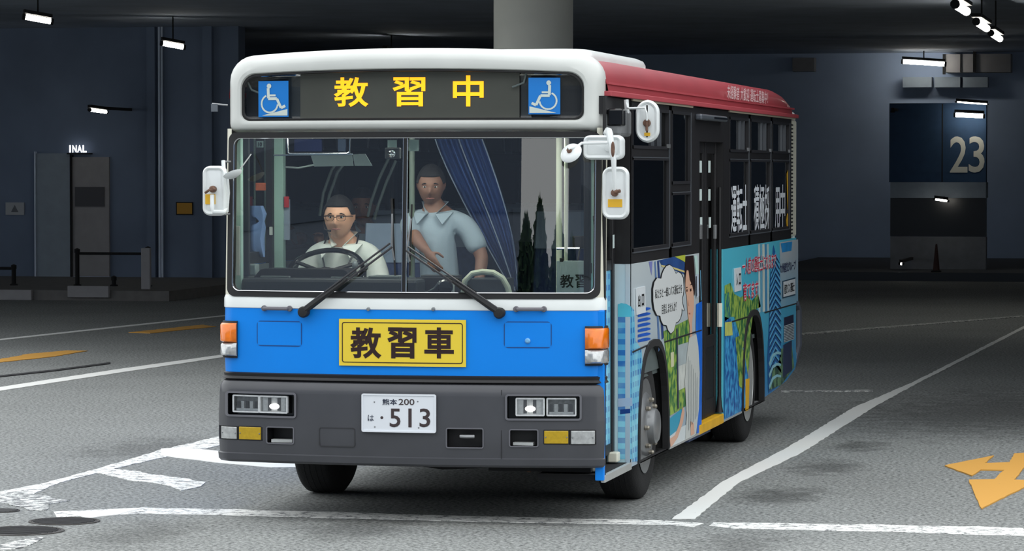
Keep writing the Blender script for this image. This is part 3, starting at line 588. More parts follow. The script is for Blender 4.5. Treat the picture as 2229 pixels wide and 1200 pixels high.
# cables drooping inside the sign
for pts in ([(1145, 160), (1140, 180), (1115, 190)], [(540, 180), (548, 196), (566, 203)]):
    MB().tube([(sfx(u, v, .08)[0], cb(sfx(u, v, .08)[0])+.08, sfx(u, v, .08)[1]) for u, v in pts], .006).build('sign_cable', 'grey', sign, True)

# ---- windscreen
wx0, wx1, wz0, wz1 = -1.085, 1.102, 1.355, 2.268
ws = fgrid('windscreen', wx0, wx1, wz0, wz1, -.004, 'wind', bus, 60, 6, smooth=True)
a = rrect(wx0-.028, wx1+.02, wz0-.028, wz1+.03, .05); q = rrect(wx0+.008, wx1-.008, wz0+.008, wz1-.004, .045)
MB().rings([[FPT(x, z, -.02) for x, z in a], [FPT(x, z, .012) for x, z in a], [FPT(x, z, .010) for x, z in q], [FPT(x, z, -.02) for x, z in q]]).build('windscreen_rubber', 'rubber', ws, True)
a = rrect(wx0+.006, wx1-.006, wz0+.005, wz1-.004, .045); q = rrect(wx0+.010, wx1-.010, wz0+.009, wz1-.008, .042)
MB().rings([[FPT(x, z, .011) for x, z in a], [FPT(x, z, .015) for x, z in a], [FPT(x, z, .013) for x, z in q], [FPT(x, z, .006) for x, z in q]]).build('chrome_bead', 'chrome', ws, True)
for dx in (-.012, .010): MB().box(dx-.004, dx+.004, -.014, .02, 0, .001).build('x', None) if False else None
g = MB(); g.grid([[FPT(x, z, .008) for x in (-.020, -.012, .004, .012)] for z in (1.36, 1.8, 2.26)]); dv = g.build('centre_divider', 'rubber', ws)
for x in (-.017, .007): MB().tube([FPT(x, z, .011) for z in (1.362, 1.8, 2.262)], .0035, 6).build('divider_bead', 'chrome', ws, True)
# wipers
def wiper(piv, tip, b0, b1, name):
    o = empty('wiper'); o.parent = bus
    P0 = Vector(FPT(*FX(*piv), .05)); P1 = Vector(FPT(*FX(*tip), .045)); d = (P1-P0)
    MB().lathe([(.03, -.045), (.034, 0), (.026, .014), (0, .018)], P0, (0, -1, 0), 16).build('pivot_cap', 'rubber', o, True)
    up = Vector((0, 0, .022)); n_ = Vector((d.z, 0, -d.x)).normalized()*.014*(1 if d.x > 0 else -1)
    MB().tube([P0, P0.lerp(P1, .1), P0.lerp(P1, .45), P0.lerp(P1, .5)], [.015, .018, .012, .008], 8).build('wiper_arm', 'rubber', o, True)
    MB().tube([P0.lerp(P1, .45)+n_*.4, P1+n_*.5], .0065, 6).build('wiper_rod', mat('wiper_grey', (58, 58, 62), .4), o, True)
    MB().tube([P0.lerp(P1, .04)-n_*1.3, P0.lerp(P1, .5)-n_*1.3, P1-n_*1.3], .006, 6).build('wiper_rod', mat('wiper_grey', (58, 58, 62), .4), o, True)
    B0 = Vector(FPT(*FX(*b0), .018)); B1 = Vector(FPT(*FX(*b1), .018)); bm_ = B0.lerp(B1, .5)
    MB().tube([B0, bm_, B1], .006, 6).build('wiper_blade', 'rubber', o, True); MB().tube([B0.lerp(B1, .2)+Vector((0, -.004, 0)), P1, B0.lerp(B1, .8)+Vector((0, -.004, 0))], .005, 6).build('blade_bridge', 'steel', o, True)
wiper((667, 679), (857, 535), (862, 600), (854, 432), 0); wiper((1088, 681), (889, 543), (893, 600), (898, 445), 0)

# ---- roof
def rsec(drop=0, inset=0, n=10):
    H = 2.775-drop; P = [(1.15-inset, 2.50)]
    P += [(1.15-inset, 2.53), (1.142-inset, 2.58)]
    zc, xc, r = H-.045-.15, 1.135-inset-.15, .15
    if zc < 2.585: zc = 2.585
    P += [(xc+r*math.cos(PI/2*k/6), zc+(H-.045-zc)*math.sin(PI/2*k/6)) for k in range(7)]
    P += [(xc*(1-t/n), H-.045*(1-t/n)**2) for t in range(1, n+1)]
    return P+[(-x, z) for x, z in P[-2::-1]]
ys = [(.29, .02, 0), (.45, .005, 0), (1, 0, 0), (3, 0, 0), (6, 0, 0), (8.2, .0, 0), (8.55, .02, .0), (8.75, .06, .005), (8.88, .12, .012), (8.95, .19, .02), (8.97, .26, .03)]
roof = MB().grid([[(x, y, z) for x, z in rsec(d, i)] for y, d, i in ys]).build('roof_panel', 'red', bus, True, sharp=.7)
for s in (-1, 1):
    q_ = 1.172 if s > 0 else 1.153; g = MB(); g.box(min(s*1.10, s*q_), max(s*1.10, s*q_), .26 if s > 0 else .5, 9.02, 2.505, 2.535); g.build('gutter', 'red2', bus, bevel=.004)
    g = MB(); g.box(min(s*1.13, s*1.152), max(s*1.13, s*1.152), .30 if s > 0 else .6, 8.9, 2.575, 2.588); g.build('roof_bead', 'red2', bus)
v0 = MB(); 
L_ = lambda i, z: [(x, y, z) for x, y in rrect(-.45+i, .62-i, 2.5+i, 4.8-i, .15)]
zt = 2.865
v0.rings([L_(0, 2.76), L_(0, zt-.05), L_(.015, zt-.02), L_(.06, zt)], False, True).build('roof_vent', 'white', bus, True, sharp=.9)
# ---- rear
MB().box(-1.14, 1.14, 8.98, 9.06, .42, 2.56).build('rear_panel', 'white', bus, bevel=.03)
MB().box(-.95, .95, 9.058, 9.07, 1.6, 2.3).build('rear_window', 'tint', bus)

# ---- door side (x = +1.15): printed body panels
def arch(yc, hw_, zt, n=18, z0=.27):
    return [(yc-hw_*math.copysign(abs(math.cos(PI*i/n))**.75, math.cos(PI*i/n)), z0+(zt-z0)*math.sin(PI*i/n)**.75) for i in range(n+1)]
FA, RA = 1.87, 6.42
def print_mat(name, c0, c1, z0=.3, z1=1.5, noise=.12, nscale=1.5):
    m = bpy.data.materials.new(name); m.use_nodes = True; n = m.node_tree; b = n.nodes['Principled BSDF']; L = n.links.new
    c = n.nodes.new('ShaderNodeTexCoord'); s = n.nodes.new('ShaderNodeSeparateXYZ'); L(c.outputs['Object'], s.inputs[0])
    z = n.nodes.new('ShaderNodeTexNoise'); z.inputs['Scale'].default_value = nscale; z.inputs['Detail'].default_value = 6; L(c.outputs['Object'], z.inputs['Vector'])
    mr = n.nodes.new('ShaderNodeMapRange'); L(s.outputs['Z'], mr.inputs[0]); mr.inputs[1].default_value = z0; mr.inputs[2].default_value = z1
    ad = n.nodes.new('ShaderNodeMath'); ad.operation = 'MULTIPLY_ADD'; L(z.outputs['Fac'], ad.inputs[0]); ad.inputs[1].default_value = noise*4; L(mr.outputs[0], ad.inputs[2])
    sb = n.nodes.new('ShaderNodeMath'); sb.operation = 'SUBTRACT'; L(ad.outputs[0], sb.inputs[0]); sb.inputs[1].default_value = noise*2
    r = n.nodes.new('ShaderNodeValToRGB'); L(sb.outputs[0], r.inputs[0]); r.color_ramp.elements[0].color = lin(c0); r.color_ramp.elements[1].color = lin(c1)
    L(r.outputs[0], b.inputs['Base Color']); b.inputs['Roughness'].default_value = .3; b.inputs['Coat Weight'].default_value = .3; b.inputs['Coat Roughness'].default_value = .1
    return m
def city_mat(name, light, darkc, sc):
    """printed rows of windows"""
    m = bpy.data.materials.new(name); m.use_nodes = True; n = m.node_tree; b = n.nodes['Principled BSDF']; L = n.links.new
    c = n.nodes.new('ShaderNodeTexCoord'); s = n.nodes.new('ShaderNodeSeparateXYZ'); L(c.outputs['Object'], s.inputs[0])
    a = n.nodes.new('ShaderNodeMath'); a.operation = 'ADD'; L(s.outputs['X'], a.inputs[0]); L(s.outputs['Y'], a.inputs[1]); k = n.nodes.new('ShaderNodeCombineXYZ'); L(a.outputs[0], k.inputs[0]); L(s.outputs['Z'], k.inputs[1])
    br = n.nodes.new('ShaderNodeTexBrick'); L(k.outputs[0], br.inputs['Vector']); br.offset = 0; br.inputs['Scale'].default_value = sc; br.inputs['Color1'].default_value = lin(darkc); br.inputs['Color2'].default_value = lin(tuple((p+q)/2 for p, q in zip(light, darkc))); br.inputs['Mortar'].default_value = lin(light)
    br.inputs['Mortar Size'].default_value = .16; br.inputs['Brick Width'].default_value = .75; br.inputs['Row Height'].default_value = .6; br.inputs['Mortar Smooth'].default_value = .1
    z = n.nodes.new('ShaderNodeTexNoise'); z.inputs['Scale'].default_value = 3.5; z.inputs['Detail'].default_value = 4; L(c.outputs['Object'], z.inputs['Vector'])
    r = n.nodes.new('ShaderNodeValToRGB'); L(z.outputs['Fac'], r.inputs[0]); r.color_ramp.elements[0].position = .4; r.color_ramp.elements[1].position = .62; r.color_ramp.elements[0].color = lin((40, 120, 200)); r.color_ramp.elements[1].color = lin((185, 235, 245))
    mx = n.nodes.new('ShaderNodeMix'); mx.data_type = 'RGBA'; mx.inputs[0].default_value = .38; L(br.outputs['Color'], mx.inputs[6]); L(r.outputs[0], mx.inputs[7]); L(mx.outputs[2], b.inputs['Base Color'])
    b.inputs['Roughness'].default_value = .3; return m
PA = print_mat('print_pale', (170, 190, 205), (206, 216, 220), .4, 1.5, .1, 1); PB = print_mat('print_turquoise', (36, 140, 206), (92, 206, 232), .3, 1.4, .1, 1.2); CITY = city_mat('print_city', (120, 210, 235), (24, 92, 176), 9)
LEAFP = mat('print_leaves', (52, 112, 66), .35, vscale=16, var_rgb=(160, 190, 84)); LEAFP2 = mat('print_leaves_teal', (24, 92, 120), .35, vscale=18, var_rgb=(110, 176, 96)); BLUEP = mat('print_blue_mottle', (18, 84, 160), .35, vscale=13, var_rgb=(70, 170, 225)); CYANP = mat('print_cyan', (96, 206, 226), .35, var=.1, vscale=5)
P_ = lambda n, c, **k: mat('print_'+n, c, .35, **k)
sideA = MB().slab([(1.15, y, z) for y, z in [(1.03, .27)]+arch(FA, .58, 1.01)+[(3.74, .27), (3.74, 1.505), (1.03, 1.505)]], (-.03, 0, 0)).build('side_panel', PA, bus); sideA['label'] = 'side panel printed with a pale city, speech bubble and woman'
tail = [SP(u, v) for u, v in ((1666, 864), (1690, 847), (1712, 829), (1731, 803), (1736, 775))]
sideB = MB().slab([(1.15, y, z) for y, z in [(4.88, .27)]+arch(RA, .6, 1.01)+[(7.06, .29)]+tail+[(9.05, .55), (9.05, 1.505), (4.88, 1.505)]], (-.03, 0, 0)).build('side_panel', PB, bus); sideB['label'] = 'rear side panel printed with turquoise sky, trees and a striped tower'
lay = [0]
def deco(name, px, m, parent, lv, X=1.15):
    """flat print laid on the side skin; each layer a hair proud of the one below"""
    x = X+.0012*lv; return MB().poly([(x, *SP(u, v, X)) for u, v in px]).build(name, m, parent)
def z4(*p): return [(1400+a/6.664, 560+b/6.664) for a, b in p]
def z7(*p): return [(1440+a/3.333, 620+b/3.333) for a, b in p]
def b2(*p): return [(1560+a/4.285, 600+b/4.285) for a, b in p]
def b1(*p): return [(1560+a/5, 380+b/5) for a, b in p]
def stext(body, u0, v0, u1, v1, m, parent, lv, bold=.02, X=1.15, name='print_text'):
    """px box given by left edge (u0), right edge (u1) and the top/bottom at its middle"""
    uc = (u0+u1)/2; y0 = SP(u0, v0, X)[0]; y1 = SP(u1, v0, X)[0]; return text_mesh(body, name, (y0, y1, SP(uc, v1, X)[1], SP(uc, v0, X)[1]), lambda a, b: (X+.0012*lv, a, b), m, parent, bold)
# pale side: city strip, waves, window view, bubble, woman
deco('print_building', [(1374, 668), (1380, 676), (1383, 742), (1396, 760), (1399, 800), (1393, 900), (1391, 1004), (1376, 1006)], CITY, sideA, 1)
for i in range(7):
    v = 672+i*11; deco('print_wave', [(1388, v+2), (1398, v-1), (1408, v-3), (1415, v-2), (1416, v+1), (1408, v+4), (1398, v+6), (1388, v+8)], P_('wave', (36, 92, 190), var=.2, vscale=8), sideA, 1)
deco('print_pillar', [(1424, 570), (1427, 569), (1437, 760), (1433, 766)], P_('steelblue', (92, 124, 172)), sideA, 1); deco('print_pillar', [(1430, 568), (1434, 567), (1445, 735), (1440, 740)], P_('navy', (46, 70, 128)), sideA, 1)
deco('print_drape', [(1412, 570), (1420, 569), (1418, 600), (1416, 592)], P_('lilac', (124, 130, 190)), sideA, 1)
deco('print_bus_ceiling', [(1434, 567), (1472, 558), (1490, 566), (1490, 598), (1476, 592), (1440, 578)], P_('ceiling_blue', (44, 78, 136), var=.25, vscale=4), sideA, 1); deco('print_bus_trim', [(1438, 577), (1460, 580), (1490, 590), (1490, 594), (1460, 584), (1440, 581)], P_('trim_yellow', (214, 200, 130)), sideA, 2); deco('print_bus_trim', [(1468, 559), (1491, 555), (1491, 571), (1480, 565)], P_('lime', (186, 196, 70)), sideA, 2)
deco('print_scenery', [(1443, 722), (1458, 715), (1500, 694), (1499, 880), (1484, 890), (1457, 906), (1452, 800)], LEAFP, sideA, 1)
deco('print_scenery', [(1474, 752), (1497, 745), (1496, 790), (1475, 798)], P_('road_grey', (172, 184, 186), var=.15, vscale=9), sideA, 2); deco('print_scenery', [(1475, 798), (1495, 790), (1494, 842), (1477, 850)], P_('road_white', (206, 210, 204), var=.15, vscale=12), sideA, 2)
deco('print_window_bar', [(1471, 716), (1474, 715), (1477, 888), (1474, 892)], P_('bar', (58, 66, 84)), sideA, 3)
deco('print_signpost', [(1459, 768), (1466, 766), (1466, 798), (1460, 800)], P_('cream', (214, 214, 176)), sideA, 2)
deco('print_seat', [(1456, 912), (1483, 890), (1482, 930), (1457, 950)], P_('teal', (48, 158, 190)), sideA, 3); deco('print_sleeve', [(1457, 950), (1482, 930), (1492, 925), (1490, 960), (1458, 975)], P_('sleeve', (214, 222, 224)), sideA, 3)
cloud = z4((250, 310), (265, 240), (290, 180), (325, 130), (370, 110), (415, 140), (445, 195), (465, 240), (500, 215), (540, 238), (570, 300), (580, 440), (572, 540), (556, 600), (560, 660), (572, 720), (590, 770), (565, 768), (550, 745), (548, 820), (530, 890), (500, 935), (468, 948), (452, 1010), (432, 1075), (390, 1112), (352, 1062), (328, 990), (280, 982), (248, 920), (236, 852), (190, 846), (150, 760), (132, 640), (130, 460), (150, 360), (190, 302))
cu = sum(p[0] for p in cloud)/len(cloud); cv = sum(p[1] for p in cloud)/len(cloud)
bub = deco('print_bubble_outline', [(cu+(u-cu)*1.06, cv+(v-cv)*1.02) for u, v in cloud], P_('outline', (20, 20, 24)), sideA, 3); deco('print_bubble', [(cu+(u-cu)*.985, cv+(v-cv)*.995) for u, v in cloud], P_('bubble', (216, 220, 220)), sideA, 4)
stext('私たちと一緒にバス運転士を', 1424, 624, 1483, 645, 'black_ink', sideA, 5, .004); stext('目指しませんか？', 1439, 659, 1471, 681, 'black_ink', sideA, 5, .004)
SK = P_('skin', (222, 176, 150)); HR = P_('hair', (40, 24, 24), var=.2, vscale=20)
deco('print_face', z4((620, 190), (650, 195), (672, 320), (700, 390), (722, 500), (730, 640), (728, 740), (714, 850), (702, 960), (706, 1150), (672, 1190), (668, 1010), (650, 900), (638, 800), (624, 560), (606, 480), (604, 300)), SK, sideA, 3)
deco('print_hair', z4((605, -15), (722, -25), (738, 180), (746, 400), (740, 560), (728, 540), (712, 430), (668, 330), (648, 190), (622, 185), (606, 300), (600, 420), (594, 250)), HR, sideA, 4)
for pts in (((612, 440), (632, 430), (634, 445), (614, 452)), ((618, 470), (634, 465), (634, 500), (620, 505)), ((664, 410), (690, 380), (704, 400), (690, 402)), ((668, 462), (692, 455), (690, 492), (672, 498))): deco('print_brow', z4(*pts), P_('brow', (60, 34, 30)), sideA, 4)
deco('print_mouth', z4((652, 806), (676, 812), (672, 830), (656, 826)), P_('mouth', (186, 96, 92)), sideA, 4); deco('print_nose', z4((640, 600), (650, 690), (662, 700), (646, 706)), P_('nose', (190, 140, 118)), sideA, 4)
deco('print_blouse', z7((196, 385), (222, 372), (248, 358), (262, 450), (272, 640), (266, 900), (246, 1082), (200, 1112), (166, 1134), (178, 950), (164, 700), (180, 500)), P_('blouse', (204, 208, 204)), sideA, 4)
for k in range(6):
    a = 186+k*13; deco('print_fold', z7((a, 520+k*30), (a+3, 520+k*30), (a+8-k, 1050-k*20), (a+3-k, 1060-k*20)), P_('fold', (160, 166, 166)), sideA, 5)
deco('print_arm', z7((150, 880), (162, 925), (150, 1000), (112, 1110), (62, 1186), (54, 1120), (92, 1092), (124, 1010)), SK, sideA, 4); deco('print_hand', z7((203, 990), (228, 1006), (234, 1080), (206, 1098)), SK, sideA, 5)
deco('print_blue_stripe', z7((248, 142), (290, 120), (292, 500), (286, 1082), (250, 1092), (262, 900), (274, 640), (262, 450), (246, 350)), P_('vivid_blue', (24, 108, 218), var=.15, vscale=9), sideA, 3)
for pts, c in ((((745, 262), (790, 240), (800, 560), (760, 600)), (196, 208, 224)), (((752, 280), (765, 275), (770, 560), (760, 570)), (40, 52, 92)), (((815, 190), (822, 190), (836, 620), (825, 640)), (120, 190, 226))): deco('print_strap', z4(*pts), P_('strap%d' % c[0], c), sideA, 5)
deco('print_light_strip', z4((735, -20), (775, -25), (800, 250), (760, 255)), P_('mint', (196, 226, 220)), sideA, 3)
# door plaques
pq = MB().slab([(1.158, *SP(u, v)) for u, v in ((1382, 628), (1402, 623), (1403, 680), (1384, 686))], (-.006, 0, 0)).build('exit_plaque', mat('plaque', (214, 220, 224), .4), sideA)
stext('出', 1386, 642, 1391, 669, 'black_ink', sideA, 8, .02); stext('口', 1394, 640, 1399, 667, 'black_ink', sideA, 8, .03)
pq = MB().slab([(1.158, *SP(u, v)) for u, v in ((1597, 585), (1611, 582), (1612, 632), (1598, 636))], (-.006, 0, 0)).build('entrance_plaque', mat('plaque', (0, 0, 0)), sideB)
stext('入', 1600, 596, 1604, 622, 'black_ink', sideB, 8, .02); stext('口', 1606, 595, 1610, 621, 'black_ink', sideB, 8, .03)
# turquoise rear panel
deco('print_trees', [(1577, 622), (1590, 616), (1598, 640), (1612, 648), (1622, 640), (1636, 655), (1650, 640), (1656, 668), (1640, 676), (1634, 720), (1630, 800), (1622, 850), (1612, 740), (1598, 690), (1577, 690)], LEAFP, sideB, 1)
deco('print_trees', [(1577, 690), (1590, 694), (1604, 720), (1618, 760), (1628, 820), (1625, 885), (1606, 898), (1577, 911)], BLUEP, sideB, 2); deco('print_trees', [(1600, 735), (1612, 730), (1621, 790), (1618, 850), (1608, 840)], LEAFP, sideB, 3); deco('print_trees', [(1577, 640), (1586, 636), (1590, 690), (1577, 700)], LEAFP2, sideB, 2); deco('print_patch', [(1577, 702), (1592, 700), (1594, 730), (1577, 732)], P_('yellowgreen', (198, 206, 110), var=.2, vscale=14), sideB, 3)
for i, (u, wd, c) in enumerate(((1650, 4, (196, 214, 216)), (1655, 3, (110, 170, 200)), (1659, 5, (206, 214, 206)), (1665, 3, (70, 140, 190)), (1669, 4, (190, 210, 214)))): deco('print_tower_block', [(u, 532), (u+wd, 531), (u+wd+1, 680-i), (u+1, 682-i)], P_('block%d' % i, c, var=.12, vscale=6), sideB, 1)
deco('print_sky', [(1697, 528), (1737, 521), (1737, 660), (1699, 672)], print_mat('print_haze', (130, 190, 220), (210, 214, 216), .9, 1.5, .15, 3), sideB, 1)
deco('print_sky', [(1699, 530), (1724, 526), (1722, 546), (1702, 550)], P_('sky_blue', (40, 140, 205), var=.2, vscale=6), sideB, 2)
deco('print_tower', [(1683, 533), (1690, 560), (1697, 600), (1698, 700), (1700, 735), (1698, 800), (1692, 842), (1672, 856), (1670, 780), (1674, 690), (1676, 600)], P_('tower', (34, 96, 160), var=.15, vscale=5), sideB, 2)
for i in range(17):
    v = 548+i*13+(i*i)*.12; sp_ = 1.0+min(1, i/6.0)*.4
    deco('print_chevron', [(1687-9*sp_, v+26), (1687, v), (1687+9*sp_, v+18), (1687+9*sp_, v+24), (1687, v+6), (1687-9*sp_, v+33)], P_('chevron', (96, 178, 226)), sideB, 3); deco('print_chevron_stripe', [(1687-9*sp_, v+33), (1687, v+6), (1687+9*sp_, v+24), (1687+9*sp_, v+26), (1687, v+9), (1687-9*sp_, v+36)], P_('chevron_dark', (14, 26, 48)), sideB, 3)  # each chevron has a dark navy printed stripe below it
for v in (765, 790, 815): deco('print_band', [(1672, v+26), (1680, v+6), (1690, v), (1699, v+2), (1699, v+7), (1690, v+6), (1682, v+12), (1674, v+33)], P_('band', (150, 206, 220)), sideB, 4)
deco('print_reeds', [(1673, 850), (1682, 800), (1694, 790), (1700, 760), (1722, 745), (1728, 800), (1700, 838)], mat('print_reed', (36, 70, 62), .35, vscale=9, var_rgb=(110, 150, 110)), sideB, 3)
lou = MB().slab([(1.156, *SP(u, v)) for u, v in ((1706, 692), (1726, 685), (1726, 737), (1706, 746))], (-.006, 0, 0)).build('engine_grille', mat('grille_dark', (24, 32, 60), .5), sideB)
for i in range(11):
    v = 708+i*3.4; g = MB(); a, c = SP(1705, v+2), SP(1726, v-5); g.slab([(1.162, *SP(1705, v+2)), (1.162, *SP(1726, v-5)), (1.162, *SP(1726, v-3.6)), (1.162, *SP(1705, v+3.4))], (-.006, 0, 0)); g.build('grille_slat', mat('slat', (186, 196, 200), .4), sideB)
MB().slab([(1.156, *SP(u, v)) for u, v in ((1704, 752), (1722, 742), (1722, 806), (1703, 822))], (-.006, 0, 0)).build('engine_door', mat('engine_door', (40, 52, 84), .4), sideB)
pq = MB().slab([(1.156, *SP(u, v)) for u, v in ((1702, 612), (1730, 604), (1730, 643), (1702, 650))], (-.006, 0, 0)).build('company_plaque', mat('plaque_edge', (40, 70, 90), .5), sideB); deco('plaque_face', [(1703, 614), (1729, 607), (1729, 640), (1703, 647)], mat('plaque', (0, 0, 0)), sideB, 7)
stext('産交バス 運転士', 1705, 616, 1727, 638, 'black_ink', sideB, 8, .02); stext('九州産交グループ', 1697, 570, 1731, 592, mat('print_navy_text', (34, 40, 80), .5), sideB, 4, .02)
for body, box in (('一人前の運転士になるまで', (1614, 556, 1688, 592)), ('育てます', (1616, 612, 1649, 652))):
    stext(body, *box, mat('text_white', (226, 228, 230), .5), sideB, 5, .055); stext(body, *box, mat('text_red', (196, 26, 64), .5), sideB, 6, .006)
# panel seams, yellow edge mark
for par, pts in ((sideA, [(1376, 767), (1409, 752)]), (sideA, [(1446, 745), (1526, 719)]), (sideB, [(1592, 701), (1638, 687)]), (sideB, [(1664, 681), (1733, 661)])): MB().tube([(1.151, *SP(*p)) for p in pts], .006, 6).build('panel_seam', 'black', par)
MB().slab([(1.156, *SP(u, v)) for u, v in ((1622, 826), (1630, 824), (1628, 893), (1622, 896))], (-.005, 0, 0)).build('yellow_edge_strip', 'yellow', sideB)
MB().box(1.138, 1.156, 2.48, 3.74, .262, .275).build('skirt_strip', 'alu', bus); MB().box(1.138, 1.156, 4.88, 5.8, .262, .275).build('skirt_strip', 'alu', bus)
# wheel arches: dark liner and rubber lip
for yc, h_ in ((FA, .58), (RA, .60)):
    for s in (-1, 1):
        A = arch(yc, h_, 1.01); B = arch(yc, h_-.045, .965)
        MB().rings([[(s*1.15, y, z) for y, z in A], [(s*1.162, y, z) for y, z in A], [(s*1.162, y, z) for y, z in B], [(s*1.12, y, z) for y, z in B]]).build('wheel_arch_lip', 'rubber', bus)
        rows = [[(s*x, y, z) for y, z in arch(yc, h_, 1.01)] for x in (1.135, .70)]; g = MB().grid(rows); g.poly([(s*.70, y, z) for y, z in arch(yc, h_, 1.01)]); g.build('wheel_well', 'dark', bus)

# ---- window band
FR_ = mat('window_frame', (34, 34, 38), .45); AL = mat('frame_edge', (98, 102, 108), .35, .4)
def xbox(name, y0, y1, z0, z1, m, xa=1.10, xb=1.15, s=1, parent=bus, bev=0): return MB().box(min(s*xa, s*xb), max(s*xa, s*xb), y0, y1, z0, z1).build(name, m, parent, bevel=bev)
for (y0, y1) in ((1.03, 1.10), (2.47, 2.58), (3.36, 3.74), (4.88, 5.17), (6.17, 6.27), (7.42, 7.52), (8.60, 8.72)): xbox('window_pillar', y0, y1, 1.505, 2.505, 'black')
for (y0, y1, z0, z1) in ((1.10, 3.36, 2.46, 2.505), (5.17, 8.60, 2.46, 2.505), (1.10, 3.36, 1.505, 1.575), (5.17, 8.60, 1.505, 1.59)): xbox('window_rail', y0, y1, z0, z1, 'black')
xbox('door_header', 3.74, 4.88, 2.27, 2.505, 'black')
def side_window(y0, y1, zr, zb, zt, name='side_window', s=1, slide=True, bar=.05):
    """zr = height of the cross rail; upper part slides, lower part is one pane"""
    w_ = MB()
    def ring(a, b_, c, d, t=.02):
        for q in ((a, b_, c, c+t), (a, b_, d-t, d), (a, a+t, c, d), (b_-t, b_, c, d)): w_.box(min(s*1.128, s*1.154), max(s*1.128, s*1.154), *q)
    ring(y0, y1, zb, zr-bar/2); ring(y0, y1, zr+bar/2, zt); o = w_.build('side_window', AL if False else FR_, bus)
    xbox('cross_rail', y0, y1, zr-bar/2, zr+bar/2, 'black', 1.11, 1.148, s, o)
    xbox('window_pane', y0+.02, y1-.02, zb+.02, zr-bar/2-.02, 'tint', 1.132, 1.136, s, o)
    if slide:
        m_ = y0+(y1-y0)*.56; xbox('window_pane', y0+.02, m_, zr+bar/2+.02, zt-.02, 'tint', 1.132, 1.136, s, o); xbox('window_pane', m_, y1-.02, zr+bar/2+.02, zt-.02, 'tint', 1.124, 1.128, s, o)
        for y in (m_, m_+(y1-y0)*.2): xbox('slider_stile', y-.014, y+.014, zr+bar/2, zt, AL, 1.126, 1.152, s, o)
        xbox('window_latch', y1-.10, y1-.03, zr+bar/2+.01, zr+bar/2+.035, 'steel', 1.15, 1.165, s, o)
    else: xbox('window_pane', y0+.02, y1-.02, zr+bar/2+.02, zt-.02, 'tint', 1.132, 1.136, s, o)
    for y in (y1-.012,): xbox('frame_edge_strip', y-.006, y+.012, zb, zt, AL, 1.15, 1.157, s, o)  # thin grey aluminium edges of the frame
    xbox('frame_edge_strip', y0, y1, zb-.008, zb, AL, 1.15, 1.157, s, o); xbox('frame_edge_strip', y0, y1, zr-bar/2-.006, zr-bar/2, AL, 1.15, 1.156, s, o)
    return o
side_window(1.10, 2.47, 2.18, 1.575, 2.46); side_window(2.58, 3.36, 1.955, 1.575, 2.46, slide=False)
rw = [side_window(a, b_, 2.18, 1.59, 2.46) for a, b_ in ((5.17, 6.17), (6.27, 7.42), (7.52, 8.60))]
for k in ((1.06, 3.40), (5.12, 8.9)): xbox('drip_strip', *k, 2.492, 2.506, mat('drip_beige', (150, 142, 126), .6), 1.15, 1.162)
# lettering on the glass
WT = mat('window_lettering', (214, 220, 226), .5)
for ch, u0, v0, u1, v1, k in (('運', 1590.5, 405, 1602, 507, 0), ('転', 1602.5, 403, 1615, 507, 0), ('士', 1615.5, 402, 1627.5, 501, 0), ('積', 1640, 402, 1651, 502, 1), ('極', 1651.5, 402, 1663, 502, 1), ('採', 1663.5, 402, 1675, 500, 1), ('用', 1686, 408, 1696, 498, 2), ('中', 1697, 402, 1708, 498, 2)):
    stext(ch, u0, v0, u1, v1, WT, rw[k], 4, .012, 1.135, 'window_character')
for pts in ([(1711, 378), (1714, 370), (1717, 378), (1716, 420), (1714, 456), (1713, 456), (1712, 420)], [(1710, 480), (1712, 464), (1714, 466), (1715, 480), (1713, 496), (1711, 492)]): deco('exclamation_mark', pts, 'sticker', rw[2], 4, 1.135)
# posters behind the narrow window
nw = [o for o in bus.children if o.name.startswith('side_window')][1]
deco('window_poster', [(1470, 324), (1484, 324), (1490, 391), (1475, 391)], mat('poster', (196, 198, 196), .6), nw, -8, 1.14); stext('募集', 1474, 355, 1485, 375, 'black_ink', nw, -7, .03, 1.14)
deco('window_poster', [(1471, 466), (1501, 463), (1504, 533), (1473, 538)], mat('poster_mint', (178, 206, 202), .6), nw, -8, 1.14)
stext('習', 1476, 470, 1485, 524, 'black_ink', nw, -7, .05, 1.14); stext('車', 1491, 468, 1502, 522, 'black_ink', nw, -7, .05, 1.14)
# rear cream corner with louvre slots
cp = xbox('rear_corner_pillar', 8.72, 9.06, 1.515, 2.49, 'cream', 1.08, 1.15, bev=.02); g = MB()
for i in range(30): z = 1.54+i*.031; g.box(1.148, 1.154, 8.735, 8.80, z, z+.013)
g.build('louvre_slots', 'black', cp)
MB().tube([(1.15, 9.06, .95), (1.16, 9.12, .9), (1.16, 9.14, .6), (1.12, 9.10, .42)], .03, 8).build('rear_bumper_end', mat('rear_bumper', (70, 74, 84), .3), bus, True)
# roof lettering
stext('未経験者 大歓迎 運転士募集中！', 1578, 192, 1667, 221, mat('roof_text', (226, 196, 198), .5), roof, 14, .01, 1.143, 'roof_text')

